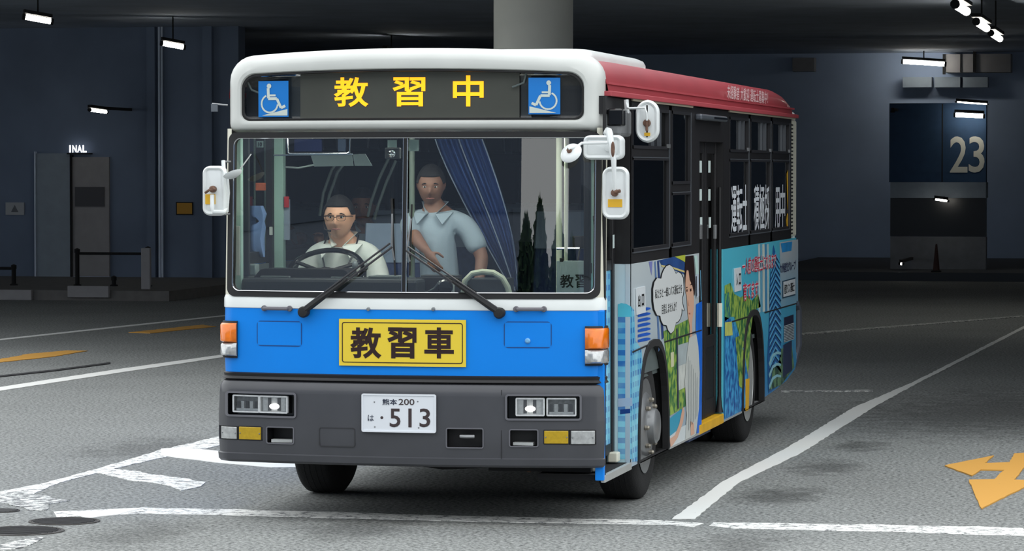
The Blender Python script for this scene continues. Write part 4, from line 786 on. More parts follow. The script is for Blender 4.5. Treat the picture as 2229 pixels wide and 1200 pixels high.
# ---- middle door
md = empty('sliding_door'); md.parent = bus
for (y0, y1) in ((3.74, 3.82), (4.22, 4.30), (4.32, 4.40), (4.80, 4.88)): xbox('door_stile', y0, y1, .33, 2.27, 'black', 1.075, 1.105, 1, md, .006)
for (z0, z1) in ((.33, .45), (.82, .90), (2.19, 2.27)): xbox('door_rail', 3.82, 4.80, z0, z1, 'black', 1.078, 1.102, 1, md)
for (y0, y1) in ((3.82, 4.22), (4.40, 4.80)): xbox('door_glass', y0, y1, .90, 2.19, 'tint', 1.086, 1.09, 1, md); xbox('door_kick_panel', y0, y1, .45, .82, mat('door_black', (28, 28, 31), .4), 1.084, 1.092, 1, md)
for k, (u, v0, v1) in enumerate(((1525, 350, 376), (1544, 350, 376), (1525, 412, 437), (1544, 412, 437), (1526, 473, 492), (1545, 473, 496))):
    y, z1 = SP(u, v0, 1.107); _, z0 = SP(u, v1, 1.107); g = MB(); g.box(1.106, 1.109, y-.045, y+.045, z0, z1); st_ = g.build('door_sticker', mat('sticker_pale', (206, 222, 220), .5), md)
for (u, v) in ((1523, 505), (1555, 505)): y, z = SP(u, v, 1.11); MB().box(1.105, 1.125, y-.03, y+.03, z-.05, z+.05).build('door_hinge', 'steel', md, bevel=.004)
y, z = SP(1560, 690, 1.11); MB().tube([(1.13, y, .36), (1.13, y, 1.0), (1.13, y, 1.95)], .014).build('door_grab_pole', 'black', md, True); MB().tube([(1.13, y, .95), (1.13, y, 1.12)], .02).build('pole_sleeve', 'cream', md, True); MB().lathe([(.03, 0), (.02, .05), (.014, .12)], (1.13, y, .335), (0, 0, 1), 12).build('pole_foot', 'black', md, True)
jb = MB().box(1.06, 1.15, 4.86, 4.885, .27, 1.505).build('door_jamb', CYANP, bus); MB().box(1.06, 1.15, 4.86, 4.885, 1.505, 2.27).build('door_jamb', 'black', bus); MB().box(1.06, 1.149, 3.735, 3.76, .27, 2.27).build('door_jamb', 'black', bus)
MB().box(1.0, 1.156, 3.74, 4.88, .255, .325).build('entry_step', 'yellow', bus, bevel=.008); MB().box(.55, 1.0, 3.74, 4.88, .25, .33).build('step_tread', mat('tread_olive', (120, 108, 70), .8), bus); MB().box(.9, 1.07, 3.8, 4.8, .20, .24).build('step_bracket', mat('bracket_blue', (50, 70, 110), .5), bus)
y0, z1 = SP(1519, 248, 1.17); y1, z0 = SP(1575, 266, 1.17); lp = MB().box(1.15, 1.20, y0, y1, z0, z1).build('door_lamp', mat('lamp_grey', (96, 102, 110), .3, .3), bus, bevel=.012); MB().box(1.195, 1.205, y0+.55, y1-.05, z0+.015, z1-.012).build('lamp_window', 'blackg', lp)
# ---- front folding door, set back from the skin
fd = empty('front_door'); fd.parent = bus; XD = 1.035
for (y0, y1) in ((.20, .26), (.58, .64), (.66, .72), (.97, 1.03)): xbox('door_stile', y0, y1, .36, 2.40, 'black', XD-.015, XD+.02, 1, fd, .006)
for (y0, y1) in ((.26, .58), (.72, .97)): xbox('door_glass', y0, y1, 1.50, 2.34, 'clearg', XD-.004, XD, 1, fd); xbox('door_skin', y0, y1, .42, 1.50, CITY, XD-.004, XD+.004, 1, fd); xbox('door_rail', y0, y1, 1.47, 1.53, 'black', XD-.01, XD+.012, 1, fd)
xbox('door_rail', .2, 1.03, .36, .42, 'black', XD-.01, XD+.012, 1, fd); xbox('door_rail', .2, 1.03, 2.34, 2.40, 'black', XD-.01, XD+.012, 1, fd)
deco('door_notice', [(1326, 512), (1330, 511), (1330, 540), (1326, 541)], mat('sticker_pale', (0, 0, 0)), fd, 18, XD)
jamb = MB().box(XD-.03, 1.15, 1.032, 1.06, .27, 1.505).build('door_jamb', print_mat('print_jamb', (190, 224, 234), (206, 226, 232), .3, 1.5), bus)
MB().box(XD-.03, 1.15, 1.032, 1.06, 1.505, 2.505).build('door_jamb', 'black', bus)
def jd(name, px, m, lv): return MB().poly([(PX(u, v, 1.032)[0], 1.032-.0012*lv, PX(u, v, 1.032)[1]) for u, v in px]).build(name, m, jamb)
jd('print_building', [(1345, 662), (1360, 662), (1374, 668), (1376, 1000), (1345, 1000)], CITY, 1)
jd('print_dome', [(1345, 664), (1352, 660), (1364, 662), (1374, 668), (1375, 690), (1345, 690)], CYANP, 2)
jd('print_roof_deck', [(1345, 868), (1376, 866), (1377, 884), (1345, 886)], P_('deck', (170, 190, 214)), 2); jd('print_window_row', [(1350, 892), (1372, 890), (1372, 900), (1350, 902)], P_('navy2', (20, 60, 130)), 2)
MB().box(1.128, 1.156, .17, 1.06, .255, .30).build('front_step', 'alu', bus, bevel=.006); MB().box(.75, 1.128, .19, 1.06, .265, .30).build('step_tread', 'dark', bus); xbox('door_header', .19, 1.06, 2.40, 2.505, 'black')
for (y, c) in ((.33, 'cream'), (.95, 'cream')): MB().box(XD, XD+.06, y-.05, y+.05, .31, .37).build('door_stop', c, fd, bevel=.008)
# door mechanism box above the front door
u0 = SP(1318, 225, 1.16); mb = MB().box(1.12, 1.23, .25, .62, 2.27, 2.43).build('door_sensor_box', mat('sensor_grey', (120, 122, 124), .4), bus, bevel=.02); MB().box(1.15, 1.24, .24, .36, 2.33, 2.43).build('sensor_lens', 'blackg', mb, bevel=.01); MB().box(1.12, 1.19, .26, .56, 2.17, 2.27).build('sensor_plate', mat('sensor_plate', (150, 150, 150), .5, var=.1), mb)
# ---- far side (x = -1.15)
sf = MB().slab([(-1.15, y, z) for y, z in [(.30, .34)]+[(y, max(z, .34)) for y, z in arch(FA, .58, 1.01)]+[(y, max(z, .34)) for y, z in arch(RA, .6, 1.01)]+[(9.05, .5), (9.05, 1.505), (.30, 1.505)]], (.03, 0, 0)).build('side_panel', 'blue', bus)
for (y0, y1) in ((.30, .40), (1.25, 1.36), (2.65, 2.76), (4.15, 4.26), (5.65, 5.76), (7.15, 7.26), (8.60, 9.04)): xbox('window_pillar', y0, y1, 1.505, 2.505, 'black', s=-1)
for k in ((2.46, 2.505), (1.505, 1.575)): xbox('window_rail', .40, 8.6, *k, 'black', s=-1)
for (y0, y1) in ((1.36, 2.65), (2.76, 4.15), (4.26, 5.65), (5.76, 7.15), (7.26, 8.60)): side_window(y0, y1, 2.18, 1.575, 2.46, s=-1)
MB().box(-1.136, -1.132, .40, 1.25, 1.575, 2.46).build('driver_window', 'clearg', bus)

# ---- wheels
def wheel(xo, y, s, rear):
    o = empty('wheel', (0, y, .46)); o.parent = bus; X = xo
    R_, W_ = .46, .25
    prof = [(.29, -.01), (.33, .0), (.40, .004), (.438, -.008), (.455, -.025), (.46, -.05), (.46, -W_+.05), (.455, -W_+.025), (.42, -W_), (.29, -W_+.01), (.29, -.01)]
    MB().lathe(prof, (X, 0, 0), (s, 0, 0), 56).build('tyre', 'tyre', o, True, sharp=1.2)
    g = MB()
    for d in (.07, .105, .145, .18): g.lathe([(.459, -d-.004), (.462, -d), (.459, -d+.004)], (X, 0, 0), (s, 0, 0), 56)
    g.build('tread_groove', 'dark', o)
    if rear: pr_ = [(.305, .002), (.29, .004), (.28, -.02), (.265, -.05), (.25, -.075), (.14, -.09), (.12, -.06), (.11, -.02), (0, -.01)]
    else: pr_ = [(.30, .0), (.285, -.02), (.27, -.06), (.255, -.04), (.20, .015), (.15, .03), (.115, .03), (.11, .07), (.09, .085), (0, .09)]
    MB().lathe(pr_, (X, 0, 0), (s, 0, 0), 40).build('rim', 'alu' if rear else 'steel', o, True, sharp=.7)
    for i in range(8):
        a = 2*PI*i/8; r_ = .165; h0 = -.085 if rear else .025
        MB().lathe([(.015, h0), (.015, h0+.02), (.009, h0+.03), (0, h0+.031)], (X, r_*math.cos(a), r_*math.sin(a)), (s, 0, 0), 8).build('wheel_nut', mat('nut_steel', (150, 144, 132), .4, .6, var=.3, vscale=50), o)
    return o
wheel(1.10, FA, 1, False); wheel(-1.10, FA, -1, False); wheel(1.11, RA, 1, True); wheel(-1.11, RA, -1, True)
wheel(.84, RA, 1, True); wheel(-.84, RA, -1, True)
# ---- underside
g = MB(); g.box(-1.0, 1.0, .25, 1.25, .42, .70); g.box(-.68, .68, 1.25, 8.7, .40, .76); g.build('chassis', 'dark', bus); MB().box(-.8, .8, FA-.08, FA+.08, .36, .50).build('axle', 'dark', bus, bevel=.02); MB().box(-.8, .8, RA-.1, RA+.1, .34, .58).build('axle', 'dark', bus, bevel=.02)
MB().tube([(-.45, .6, .40), (.1, .55, .34), (.5, .6, .36)], .06).build('steering_link', 'dark', bus, True); x, z = PX(1151, 1030, .5); MB().tube([(x, .5, .42), (x, .5, .28)], .012).build('tow_pin', 'rust', bus); MB().box(.45, 1.06, .22, .6, .31, .36).build('under_tray', 'dark', bus)
x, z = PX(540, 1000, .9)
# ---- mirrors (backs face the camera)
MW = mat('mirror_white', (226, 230, 230), .35, var=.05, vscale=8)
def mirror(u0, v0, u1, v1, Y, r, lab, dep=.06, sticker=None, oval=False):
    a = PX(u0, v1, Y); b_ = PX(u1, v0, Y); x0, x1, z0, z1 = a[0], b_[0], a[1], b_[1]; o = empty('mirror'); o.parent = bus; o['label'] = lab
    L = lambda i, y: [(x, y, z) for x, z in rrect(x0+i, x1-i, z0+i, z1-i, max(.004, r-i))]
    MB().rings([L(.004, Y+dep), L(0, Y+dep*.6), L(.003, Y+.012), L(.012, Y), L(.022, Y+.004), L(.026, Y+.010), L(.032, Y+.008)], False, True).build('mirror_housing', MW, o, True, sharp=1.0)
    l_ = L(.006, Y+dep-.001); MB().poly(l_).build('mirror_glass', 'chrome', o)
    if sticker: a = PX(sticker[0], sticker[3], Y); b_ = PX(sticker[2], sticker[1], Y); MB().box(a[0], b_[0], Y+.0035, Y+.009, a[1], b_[1]).build('mirror_sticker', 'sticker', o)
    return o
def p3(u, v, Y): x, z = PX(u, v, Y); return Vector((x, Y, z))
def pipe(pts, r, m, par, nm='mirror_arm'): return MB().tube(pts, r, 8).build(nm, m, par, True)
m1 = mirror(439, 361, 491, 470, .06, .045, 'white driver side mirror', sticker=(446, 423, 468, 445))
pipe([p3(462, 425, .05), p3(462, 450, .03), p3(464, 461, .03), p3(488, 462, .05), p3(492, 455, .1)], .013, MW, m1); pipe([p3(447, 420, .04), p3(455, 414, .03), p3(470, 412, .03)], .008, 'rust', m1); MB().lathe([(.02, -.01), (.02, .02), (.012, .03), (0, .032)], p3(464, 412, .055), (0, -1, 0), 12).build('mirror_clamp', 'rust', m1, True)
pipe([p3(486, 350, .1), p3(487, 372, .08), p3(494, 385, .08), p3(496, 420, .12), p3(493, 462, .12)], .012, MW, m1); pipe([p3(484, 352, .1), p3(502, 352, .14)], .006, 'steel', m1); pipe([p3(484, 467, .1), p3(500, 466, .14)], .006, 'steel', m1); pipe([p3(486, 442, .1), p3(498, 441, .14)], .006, 'steel', m1)
o = empty('mirror'); o.parent = bus; o['label'] = 'small round white mirror above the driver side mirror'; c = p3(507, 380, .0); d = (p3(528, 366, -.02)-p3(487, 390, .02)).normalized(); nn = d.cross(Vector((.2, -1, .3))).normalized()
MB().lathe([(.0, .022), (.03, .016), (.052, .004), (.058, -.006), (.0, -.008)], c, nn, 28).build('mirror_housing', MW, o, True, sharp=1.2); pipe([p3(523, 368, .0), p3(540, 345, .08), p3(546, 336, .12)], .004, 'steel', o)
m2 = mirror(1309, 363, 1368, 478, -.06, .05, 'white lower door side mirror with yellow sticker', sticker=(1323, 434, 1354, 451)); MB().lathe([(.022, -.01), (.02, .02), (.0, .03)], p3(1338, 420, -.06), (0, -1, 0), 12).build('mirror_clamp', 'rust', m2, True); pipe([p3(1338, 418, -.09), p3(1350, 416, -.1)], .01, 'rust', m2)
m3 = mirror(1268, 294, 1354, 348, -.02, .035, 'white wide mirror beside the front door', dep=.12)
pipe([p3(1326, 285, .05), p3(1327, 290, -.06), p3(1331, 320, -.1), p3(1336, 350, -.1), p3(1337, 385, -.1), p3(1338, 415, -.085)], [.018, .02, .018, .016, .012, .008], MW, m3); pipe([p3(1322, 282, .2), p3(1318, 290, .1), p3(1327, 288, .0)], .014, MW, m3)
MB().ball(p3(1334, 325, -.115), (.012, .006, .045), 10, 8).build('rust_patch', 'rust', m3, True); MB().lathe([(.022, 0), (.02, .012), (0, .015)], p3(1324, 322, -.02), (0, -1, 0), 12).build('mirror_clamp', MW, m3, True)
o = empty('mirror'); o.parent = bus; o['label'] = 'white round disc mirror on a bent arm'; c = p3(1242, 332, -.16); nn = Vector((-.35, -1, .75)).normalized()
MB().lathe([(.0, .014), (.03, .012), (.060, .004), (.066, -.008), (.058, -.012), (.0, -.012)], c, nn, 32).build('mirror_housing', MW, o, True, sharp=1.2); pipe([c+nn*.014, c+nn*.035, p3(1258, 318, -.14), p3(1266, 312, -.12), p3(1322, 311, -.1)], .009, MW, o); MB().lathe([(.016, 0), (.014, .016), (0, .02)], c+nn*.012, nn, 10).build('mirror_clamp', 'rust', o, True)
m4 = mirror(1382, 217, 1434, 311, .45, .075, 'white oval upper mirror by the front door', sticker=(1402, 289, 1415, 296)); pipe([p3(1362, 218, .5), p3(1366, 235, .48), p3(1370, 236, .44), p3(1404, 235, .42), p3(1407, 245, .41), p3(1408, 262, .42)], .007, MW, m4); pipe([p3(1363, 217, .5), p3(1365, 247, .5)], .014, MW, m4, 'mirror_bracket'); MB().lathe([(.024, 0), (.02, .015), (0, .02)], p3(1408, 268, .45), (0, -1, 0), 14).build('mirror_clamp', 'rust', m4, True); pipe([p3(1407, 262, .43), p3(1408, 285, .43)], .008, 'rust', m4)
# marker flag on the far side of the cap
pipe([p3(496, 229, .3), p3(462, 226, .3)], .005, 'steel', bus, 'marker_rod'); a = p3(460, 243, .3); b_ = p3(474, 226, .3); MB().box(a.x, b_.x, .295, .305, a.z, b_.z).build('marker_flag', mat('flag_grey', (96, 102, 110), .6), bus)

# ================================================================== INSIDE THE BUS
FLZ = .80; STZ = .42
g = MB(); g.box(-1.1, .10, .30, 8.95, FLZ-.03, FLZ); g.box(.10, 1.1, 1.25, 3.7, FLZ-.03, FLZ); g.box(.10, 1.1, 4.9, 8.95, FLZ-.03, FLZ); g.box(.10, .5, 3.7, 4.9, FLZ-.03, FLZ); g.box(.10, 1.02, .3, 1.25, STZ-.02, STZ); g.box(.08, .10, .3, 1.25, STZ, FLZ); g.box(.10, 1.02, 1.25, 1.27, STZ, FLZ)
g.build('cabin_floor', 'grey', bus); MB().box(-1.1, 1.1, .42, 8.9, 2.47, 2.49).build('cabin_ceiling', 'dgrey', bus)
MB().box(-1.1, 1.1, 8.9, 8.95, FLZ, 2.47).build('cabin_back_wall', 'dgrey', bus)
for s in (-1, 1): MB().box(min(s*1.10, s*1.115), max(s*1.10, s*1.115), 1.3 if s > 0 else .4, 8.9 if s < 0 else 3.7, FLZ, 1.50).build('cabin_side_lining', 'grey', bus)
# added fill lights, hidden above the windscreen, brightening driver and cabin
FILL_MAT = mat('cabin_fill_light', (255, 252, 244), .5, emit=20.0)
for x in (-.45, .45): lm = MB().box(x-.40, x+.40, .34, .42, 2.325, 2.36).build('cabin_fill_light', 'signwhite', bus, bevel=.006); MB().box(x-.38, x+.38, .35, .41, 2.312, 2.324).build('fill_diffuser', FILL_MAT, lm)
# seats
def seat(x, y, z, cover=True):
    o = empty('seat'); o.parent = bus; o.location = (x, y, z)
    MB().box(-.21, .21, -.24, .22, .30, .42).build('cushion', 'seatblue', o, bevel=.03); g = MB()
    R_ = [[(px, .20+dz*.18-(.04 if k else 0)*0+d_, .36+dz*.62) for (px, d_) in ((-.21, 0), (-.19, -.05), (.19, -.05), (.21, 0), (.19, .06), (-.19, .06))] for k, dz in enumerate((0, .5, .9, 1.0))]
    R_[-1] = [((p[0])*.8, p[1], p[2]+.02) for p in R_[-1]]; g.rings(R_, True, True).build('backrest', 'seatblue', o, True, sharp=1.0)
    if cover:
        q = MB(); q.rings([[(px*1.03, .20+dz*.18+d_*1.15, .36+dz*.64) for (px, d_) in ((-.205, 0), (-.185, -.05), (.185, -.05), (.205, 0), (.185, .06), (-.185, .06))] for dz in (.62, .85, 1.0)], False, True).build('headrest_cover', 'cover', o, True, sharp=1.0)
    MB().box(-.16, .16, -.1, .12, 0, .30).build('pedestal', 'dgrey', o)
    return o
for y in (2.7, 3.55, 4.4, 5.25, 6.1, 6.95, 7.8):
    for x in (-.86, -.40): seat(x, y, FLZ)
for y in (2.4, 3.2, 5.4, 6.2, 7.0, 7.8):
    for x in (.42, .86): seat(x, y, FLZ)
drv = Vector((-.40, 1.02, 0)); ds = seat(drv.x, drv.y+.05, FLZ-.06); ds.name = 'driver_seat'
# dashboard and controls
db = MB(); x0, z1 = PX(575, 583, .55); x1, _ = PX(768, 583, .55); _, z0 = PX(575, 606, .5)
dash = MB().box(-1.06, .02, .22, .62, 1.12, 1.43).build('dashboard', 'dgrey', bus, bevel=.02)
MB().slab([(x0-.03, .40, z0), (x0+.02, .40, z1-.005), (x0+.05, .40, z1), (x1-.02, .40, z1), (x1, .40, z1-.01), (x1+.03, .40, z0)], (0, .22, 0)).build('instrument_hood', 'black', dash, bevel=.008)
a = PX(553, 610, .30); b_ = PX(800, 640, .30); MB().box(a[0], b_[0], .27, .31, b_[1], a[1]).build('dash_panel', 'dgrey', dash, bevel=.006)
MB().box(PX(567, 600, .33)[0], PX(630, 600, .33)[0], .32, .36, PX(600, 611, .33)[1], PX(600, 601, .33)[1]).build('dash_switch_panel', 'grey', dash, bevel=.004); MB().box(PX(720, 600, .33)[0], PX(785, 600, .33)[0], .32, .36, PX(600, 611, .33)[1], PX(600, 602, .33)[1]).build('dash_switch_panel', 'grey', dash, bevel=.004)
a = PX(803, 640, .32); b_ = PX(870, 601, .32); MB().box(a[0], b_[0], .30, .5, a[1], b_[1]).build('ticket_console', 'grey', bus, bevel=.006); MB().box(PX(810, 620, .30)[0], PX(850, 620, .30)[0], .293, .301, PX(810, 621, .30)[1], PX(810, 618, .30)[1]).build('console_slot', 'black', bus)
a = PX(537, 600, .45); b_ = PX(560, 575, .45); MB().box(a[0], b_[0], .42, .5, a[1], b_[1]).build('dash_meter', mat('meter_grey', (140, 158, 158), .5), bus, bevel=.008)
# steering wheel
sw = empty('steering_wheel'); sw.parent = bus; c = p3(706, 594, .55); hub = c; tilt = math.radians(34); sw.location = hub; Rw = .235; U = Vector((0, math.cos(tilt), math.sin(tilt)))
rimp = [Vector((1, 0, 0))*Rw*math.cos(2*PI*i/40)+U*Rw*math.sin(2*PI*i/40) for i in range(40)]
MB().tube(rimp, .016, 10, True).build('wheel_rim', 'blackg', sw, True); N_ = Vector((1, 0, 0)).cross(U)
MB().lathe([(.06, -.03), (.06, .0), (.04, .015), (0, .018)], (0, 0, 0), N_, 20).build('wheel_hub', 'black', sw, True)
for a in (.5, 2.64, 4.2, 5.2): MB().tube([Vector((0, 0, 0)), (Vector((1, 0, 0))*math.cos(a)+U*math.sin(a))*Rw], .012, 8).build('wheel_spoke', 'black', sw, True)
MB().tube([(0, 0, -.01), (0, -.12, -.35)], .04).build('steering_column', 'black', sw, True)
for (u, v) in ((773, 578), (795, 580)): c = p3(u, v, .62); MB().ball(c, (.02, .02, .028), 12, 8).build('dash_knob', mat('knob_grey', (110, 118, 122), .4), bus, True); MB().tube([c, c-Vector((0, 0, .07))], .008).build('knob_stem', 'black', bus)
# posts, rails and panels behind the glass
def vpost(u, v0, v1, Y, wpx, m_, nm='grab_pole'): a = p3(u, v0, Y); b_ = p3(u, v1, Y); r = wpx/2/FPX*(Y-CAMP.y); return MB().tube([b_, b_.lerp(a, .5), a], r, 12).build(nm, m_, bus, True)
def panel(u0, v0, u1, v1, Y, m_, nm, th=.02): a = PX(u0, v1, Y); b_ = PX(u1, v0, Y); return MB().box(a[0], b_[0], Y, Y+th, a[1], b_[1]).build(nm, m_, bus, bevel=.003)
panel(512, 300, 524, 632, .26, 'green', 'inner_pillar', .05); panel(594, 300, 616, 585, 1.06, 'green', 'inner_pillar', .06); panel(578, 300, 592, 590, .96, 'black', 'window_post', .05); panel(530, 300, 541, 600, .36, 'dgrey', 'window_post', .03)
bl = MB(); bl.rings([[p3(uc+hw_*math.cos(2*PI*k/16), v, .78+.05*math.sin(2*PI*k/16)+.008*math.cos(6*PI*k/16)) for k in range(16)] for v, uc, hw_ in ((448, 563, 10), (466, 566, 15), (482, 570, 6), (495, 564, 15), (520, 560, 16), (545, 566, 11), (560, 572, 5))], True, True).build('tied_side_curtain', mat('curtain_pale', (110, 140, 186), .9, var=.08), bus, True)
vpost(897, 300, 640, .95, 13, mat('pole_sage', (108, 122, 112), .5)); vpost(1217, 300, 640, .9, 14, 'pale'); vpost(1232, 300, 640, .38, 8, 'pale')
panel(1284, 300, 1296, 632, .32, 'green', 'inner_pillar', .05)
for pts in ([(752, 330), (722, 370), (704, 420), (696, 470)], [(765, 335), (735, 375), (717, 425), (708, 470)], [(846, 345), (825, 390), (808, 440), (801, 472)], [(862, 350), (842, 395), (824, 445), (815, 478)]): MB().tube([p3(u, v, 1.9) for u, v in pts], .010, 8).build('reflection_arc', mat('reflection_arc_dull', (120, 134, 132), .4), bus, True)  # curved reflections in the windscreen, built as dull tubes inside
# pale arch rail, monitors, round camera
ar = MB().tube([p3(u, v, .45) for u, v in ((1008, 640), (1012, 612), (1028, 596), (1050, 592), (1074, 594), (1094, 606), (1105, 625), (1109, 640))], .018, 10).build('fare_box_rail', 'pale', bus, True)
panel(905, 605, 998, 637, .42, 'black', 'fare_monitor', .06); panel(1016, 608, 1096, 640, .5, 'dgrey', 'fare_box', .3); a = p3(970, 625, .38); panel(955, 612, 988, 637, .40, 'signwhite', 'reader_plate', .02); MB().lathe([(.045, 0), (.045, .02), (.035, .03), (0, .032)], a, (0, -1, 0), 20).build('card_reader', 'blackg', bus, True); panel(916, 600, 996, 611, .5, 'dgrey', 'monitor_hood', .12)
MB().tube([p3(913, 634, .40), p3(930, 636, .39), p3(945, 628, .39), p3(955, 615, .39)], .005, 6).build('console_cable', 'grey', bus, True)
bd = panel(1211, 568, 1281, 638, .36, mat('board_mint', (186, 204, 200), .5), 'training_board', .012); 
for ch, u0, u1 in (('教', 1219, 1249), ('習', 1252, 1278)): a = PX(u0, 627, .358); b_ = PX(u1, 598, .358); text_mesh(ch, 'board_character', (a[0], b_[0], a[1], b_[1]), lambda p, q: (p, .358, q), 'black_ink', bd, .02)
panel(1218, 562, 1226, 570, .355, 'black', 'board_clip', .02); panel(1246, 514, 1276, 541, .6, 'black', 'door_camera', .04); MB().tube([p3(1212, 541, .6), p3(1262, 541, .6)], .008).build('camera_arm', 'chrome', bus, True); MB().tube([p3(1262, 541, .6), p3(1258, 568, .5)], .005).build('camera_cable', 'black', bus)
MB().tube([p3(u, v, .27) for u, v in ((1292, 470), (1296, 520), (1294, 575), (1296, 620), (1290, 634))], .005, 6).build('pillar_cable', 'black', bus, True)
# visor, stickers, small mirror plates
fr = [p3(u, v, .22) for u, v in ((625, 302), (627, 333), (632, 335), (755, 335), (761, 331), (762, 302))]; vz = MB().tube(fr, .005, 6).build('visor_frame', 'chrome', bus, True); MB().tube([p3(596, 338, .22), p3(768, 336, .22)], .005, 6).build('visor_rod', 'chrome', vz)
VG = mat('visor_smoke', (120, 136, 138), .4); a = MB().slab([p3(u, v, .225) for u, v in ((676, 338), (766, 336), (769, 361), (684, 363))], (0, .006, 0)).build('visor_flap', VG, vz); MB().slab([p3(u, v, .225) for u, v in ((768, 336), (795, 335), (810, 361), (772, 361))], (0, .006, 0)).build('visor_flap', VG, vz)
panel(640, 303, 700, 330, 1.45, mat('panel_blue', (40, 62, 130), .6), 'blue_roller_panel'); panel(735, 303, 752, 330, 1.45, mat('panel_steel', (90, 110, 140), .6), 'blue_roller_panel')
MB().tube([p3(u, v, .6) for u, v in ((620, 364), (650, 366), (690, 358), (705, 345))], .006, 6).build('ceiling_hose', 'grey', bus, True)
for (u0, v0, u1, v1) in ((557, 307, 572, 321), (843, 305, 863, 321), (888, 304, 911, 329)): x0_, x1_, za, zb = frect(u0, v0, u1, v1); st_ = fgrid('windscreen_sticker', x0_, x1_, za, zb, -.008, mat('sticker_mint', (190, 210, 202), .5), ws, 2, 1)
x0_, x1_, za, zb = frect(561, 310, 569, 319); ftext('10', 'sticker_digits', (x0_, x1_, za, zb), -.0065, 'black_ink', ws, .03)
c = p3(853, 335, .14); MB().box(c.x-.045, c.x+.045, c.y+.01, c.y+.05, c.z-.03, c.z+.035).build('dash_camera', 'dgrey', bus, bevel=.006); MB().lathe([(.022, 0), (.022, .012), (.014, .014), (.0, .006)], c+Vector((0, .01, 0)), (0, -1, 0), 18).build('camera_lens', 'chrome', bus, True)
panel(556, 398, 577, 415, .7, 'orange', 'orange_notice'); panel(617, 434, 630, 523, 1.08, mat('notice_white', (150, 164, 182), .6), 'hanging_notice'); panel(618, 428, 628, 452, 1.05, 'redn', 'red_tag'); panel(586, 494, 592, 512, .94, 'signwhite', 'post_label')
panel(514, 492, 522, 600, .24, 'signwhite', 'pillar_notice', .01)
# blue striped windscreen reflection, built as a pleated sheet with pale lines inside
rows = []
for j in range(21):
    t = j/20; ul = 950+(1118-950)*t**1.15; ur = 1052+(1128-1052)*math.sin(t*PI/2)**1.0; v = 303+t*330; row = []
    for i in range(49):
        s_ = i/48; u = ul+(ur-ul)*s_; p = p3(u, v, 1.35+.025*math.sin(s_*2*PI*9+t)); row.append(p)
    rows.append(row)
cu_ = MB().grid(rows).build('reflection_sheet', 'reflection_sheet', bus, True)
for s_ in (0, 24, 48): MB().tube([r[s_]+Vector((0, -.03, 0)) for r in rows], .004, 6).build('reflection_line', mat('reflection_line_pale', (150, 166, 190), .6), cu_, True)

# ================================================================== PEOPLE
def eval_mesh(o):
    bpy.context.view_layer.update(); return bpy.data.meshes.new_from_object(o.evaluated_get(bpy.context.evaluated_depsgraph_get()))
def skin(J, E, sub=2):
    """J: list of (point, radius or (rx,ry)); E: edges; returns the grown mesh"""
    me = bpy.data.meshes.new('s'); me.from_pydata([tuple(p) for p, r in J], E, []); o = bpy.data.objects.new('s', me); COL.objects.link(o)
    o.modifiers.new('k', 'SKIN'); sv = me.skin_vertices[0].data
    for i, (p, r) in enumerate(J): sv[i].radius = r if isinstance(r, tuple) else (r, r); sv[i].use_root = i == 0
    m_ = o.modifiers.new('u', 'SUBSURF'); m_.levels = sub; m_.render_levels = sub
    r = eval_mesh(o); bpy.data.objects.remove(o); return r
def join(meshes, name, m_, voxel=None, parent=None, smooth_it=0):
    b = MB()
    for q in meshes: b.add([v.co.copy() for v in q.vertices], [tuple(f.vertices) for f in q.polygons])
    o = b.build(name, m_, parent, weld=False)
    if voxel:
        r = o.modifiers.new('r', 'REMESH'); r.mode = 'VOXEL'; r.voxel_size = voxel; r.use_smooth_shade = True
        if smooth_it: s_ = o.modifiers.new('s', 'SMOOTH'); s_.iterations = smooth_it; s_.factor = .5
        me = eval_mesh(o); o.modifiers.clear(); old = o.data; o.data = me; me.name = name
        me.materials.clear(); me.materials.append(M[m_] if isinstance(m_, str) else m_)
    for f in o.data.polygons: f.use_smooth = True
    return o
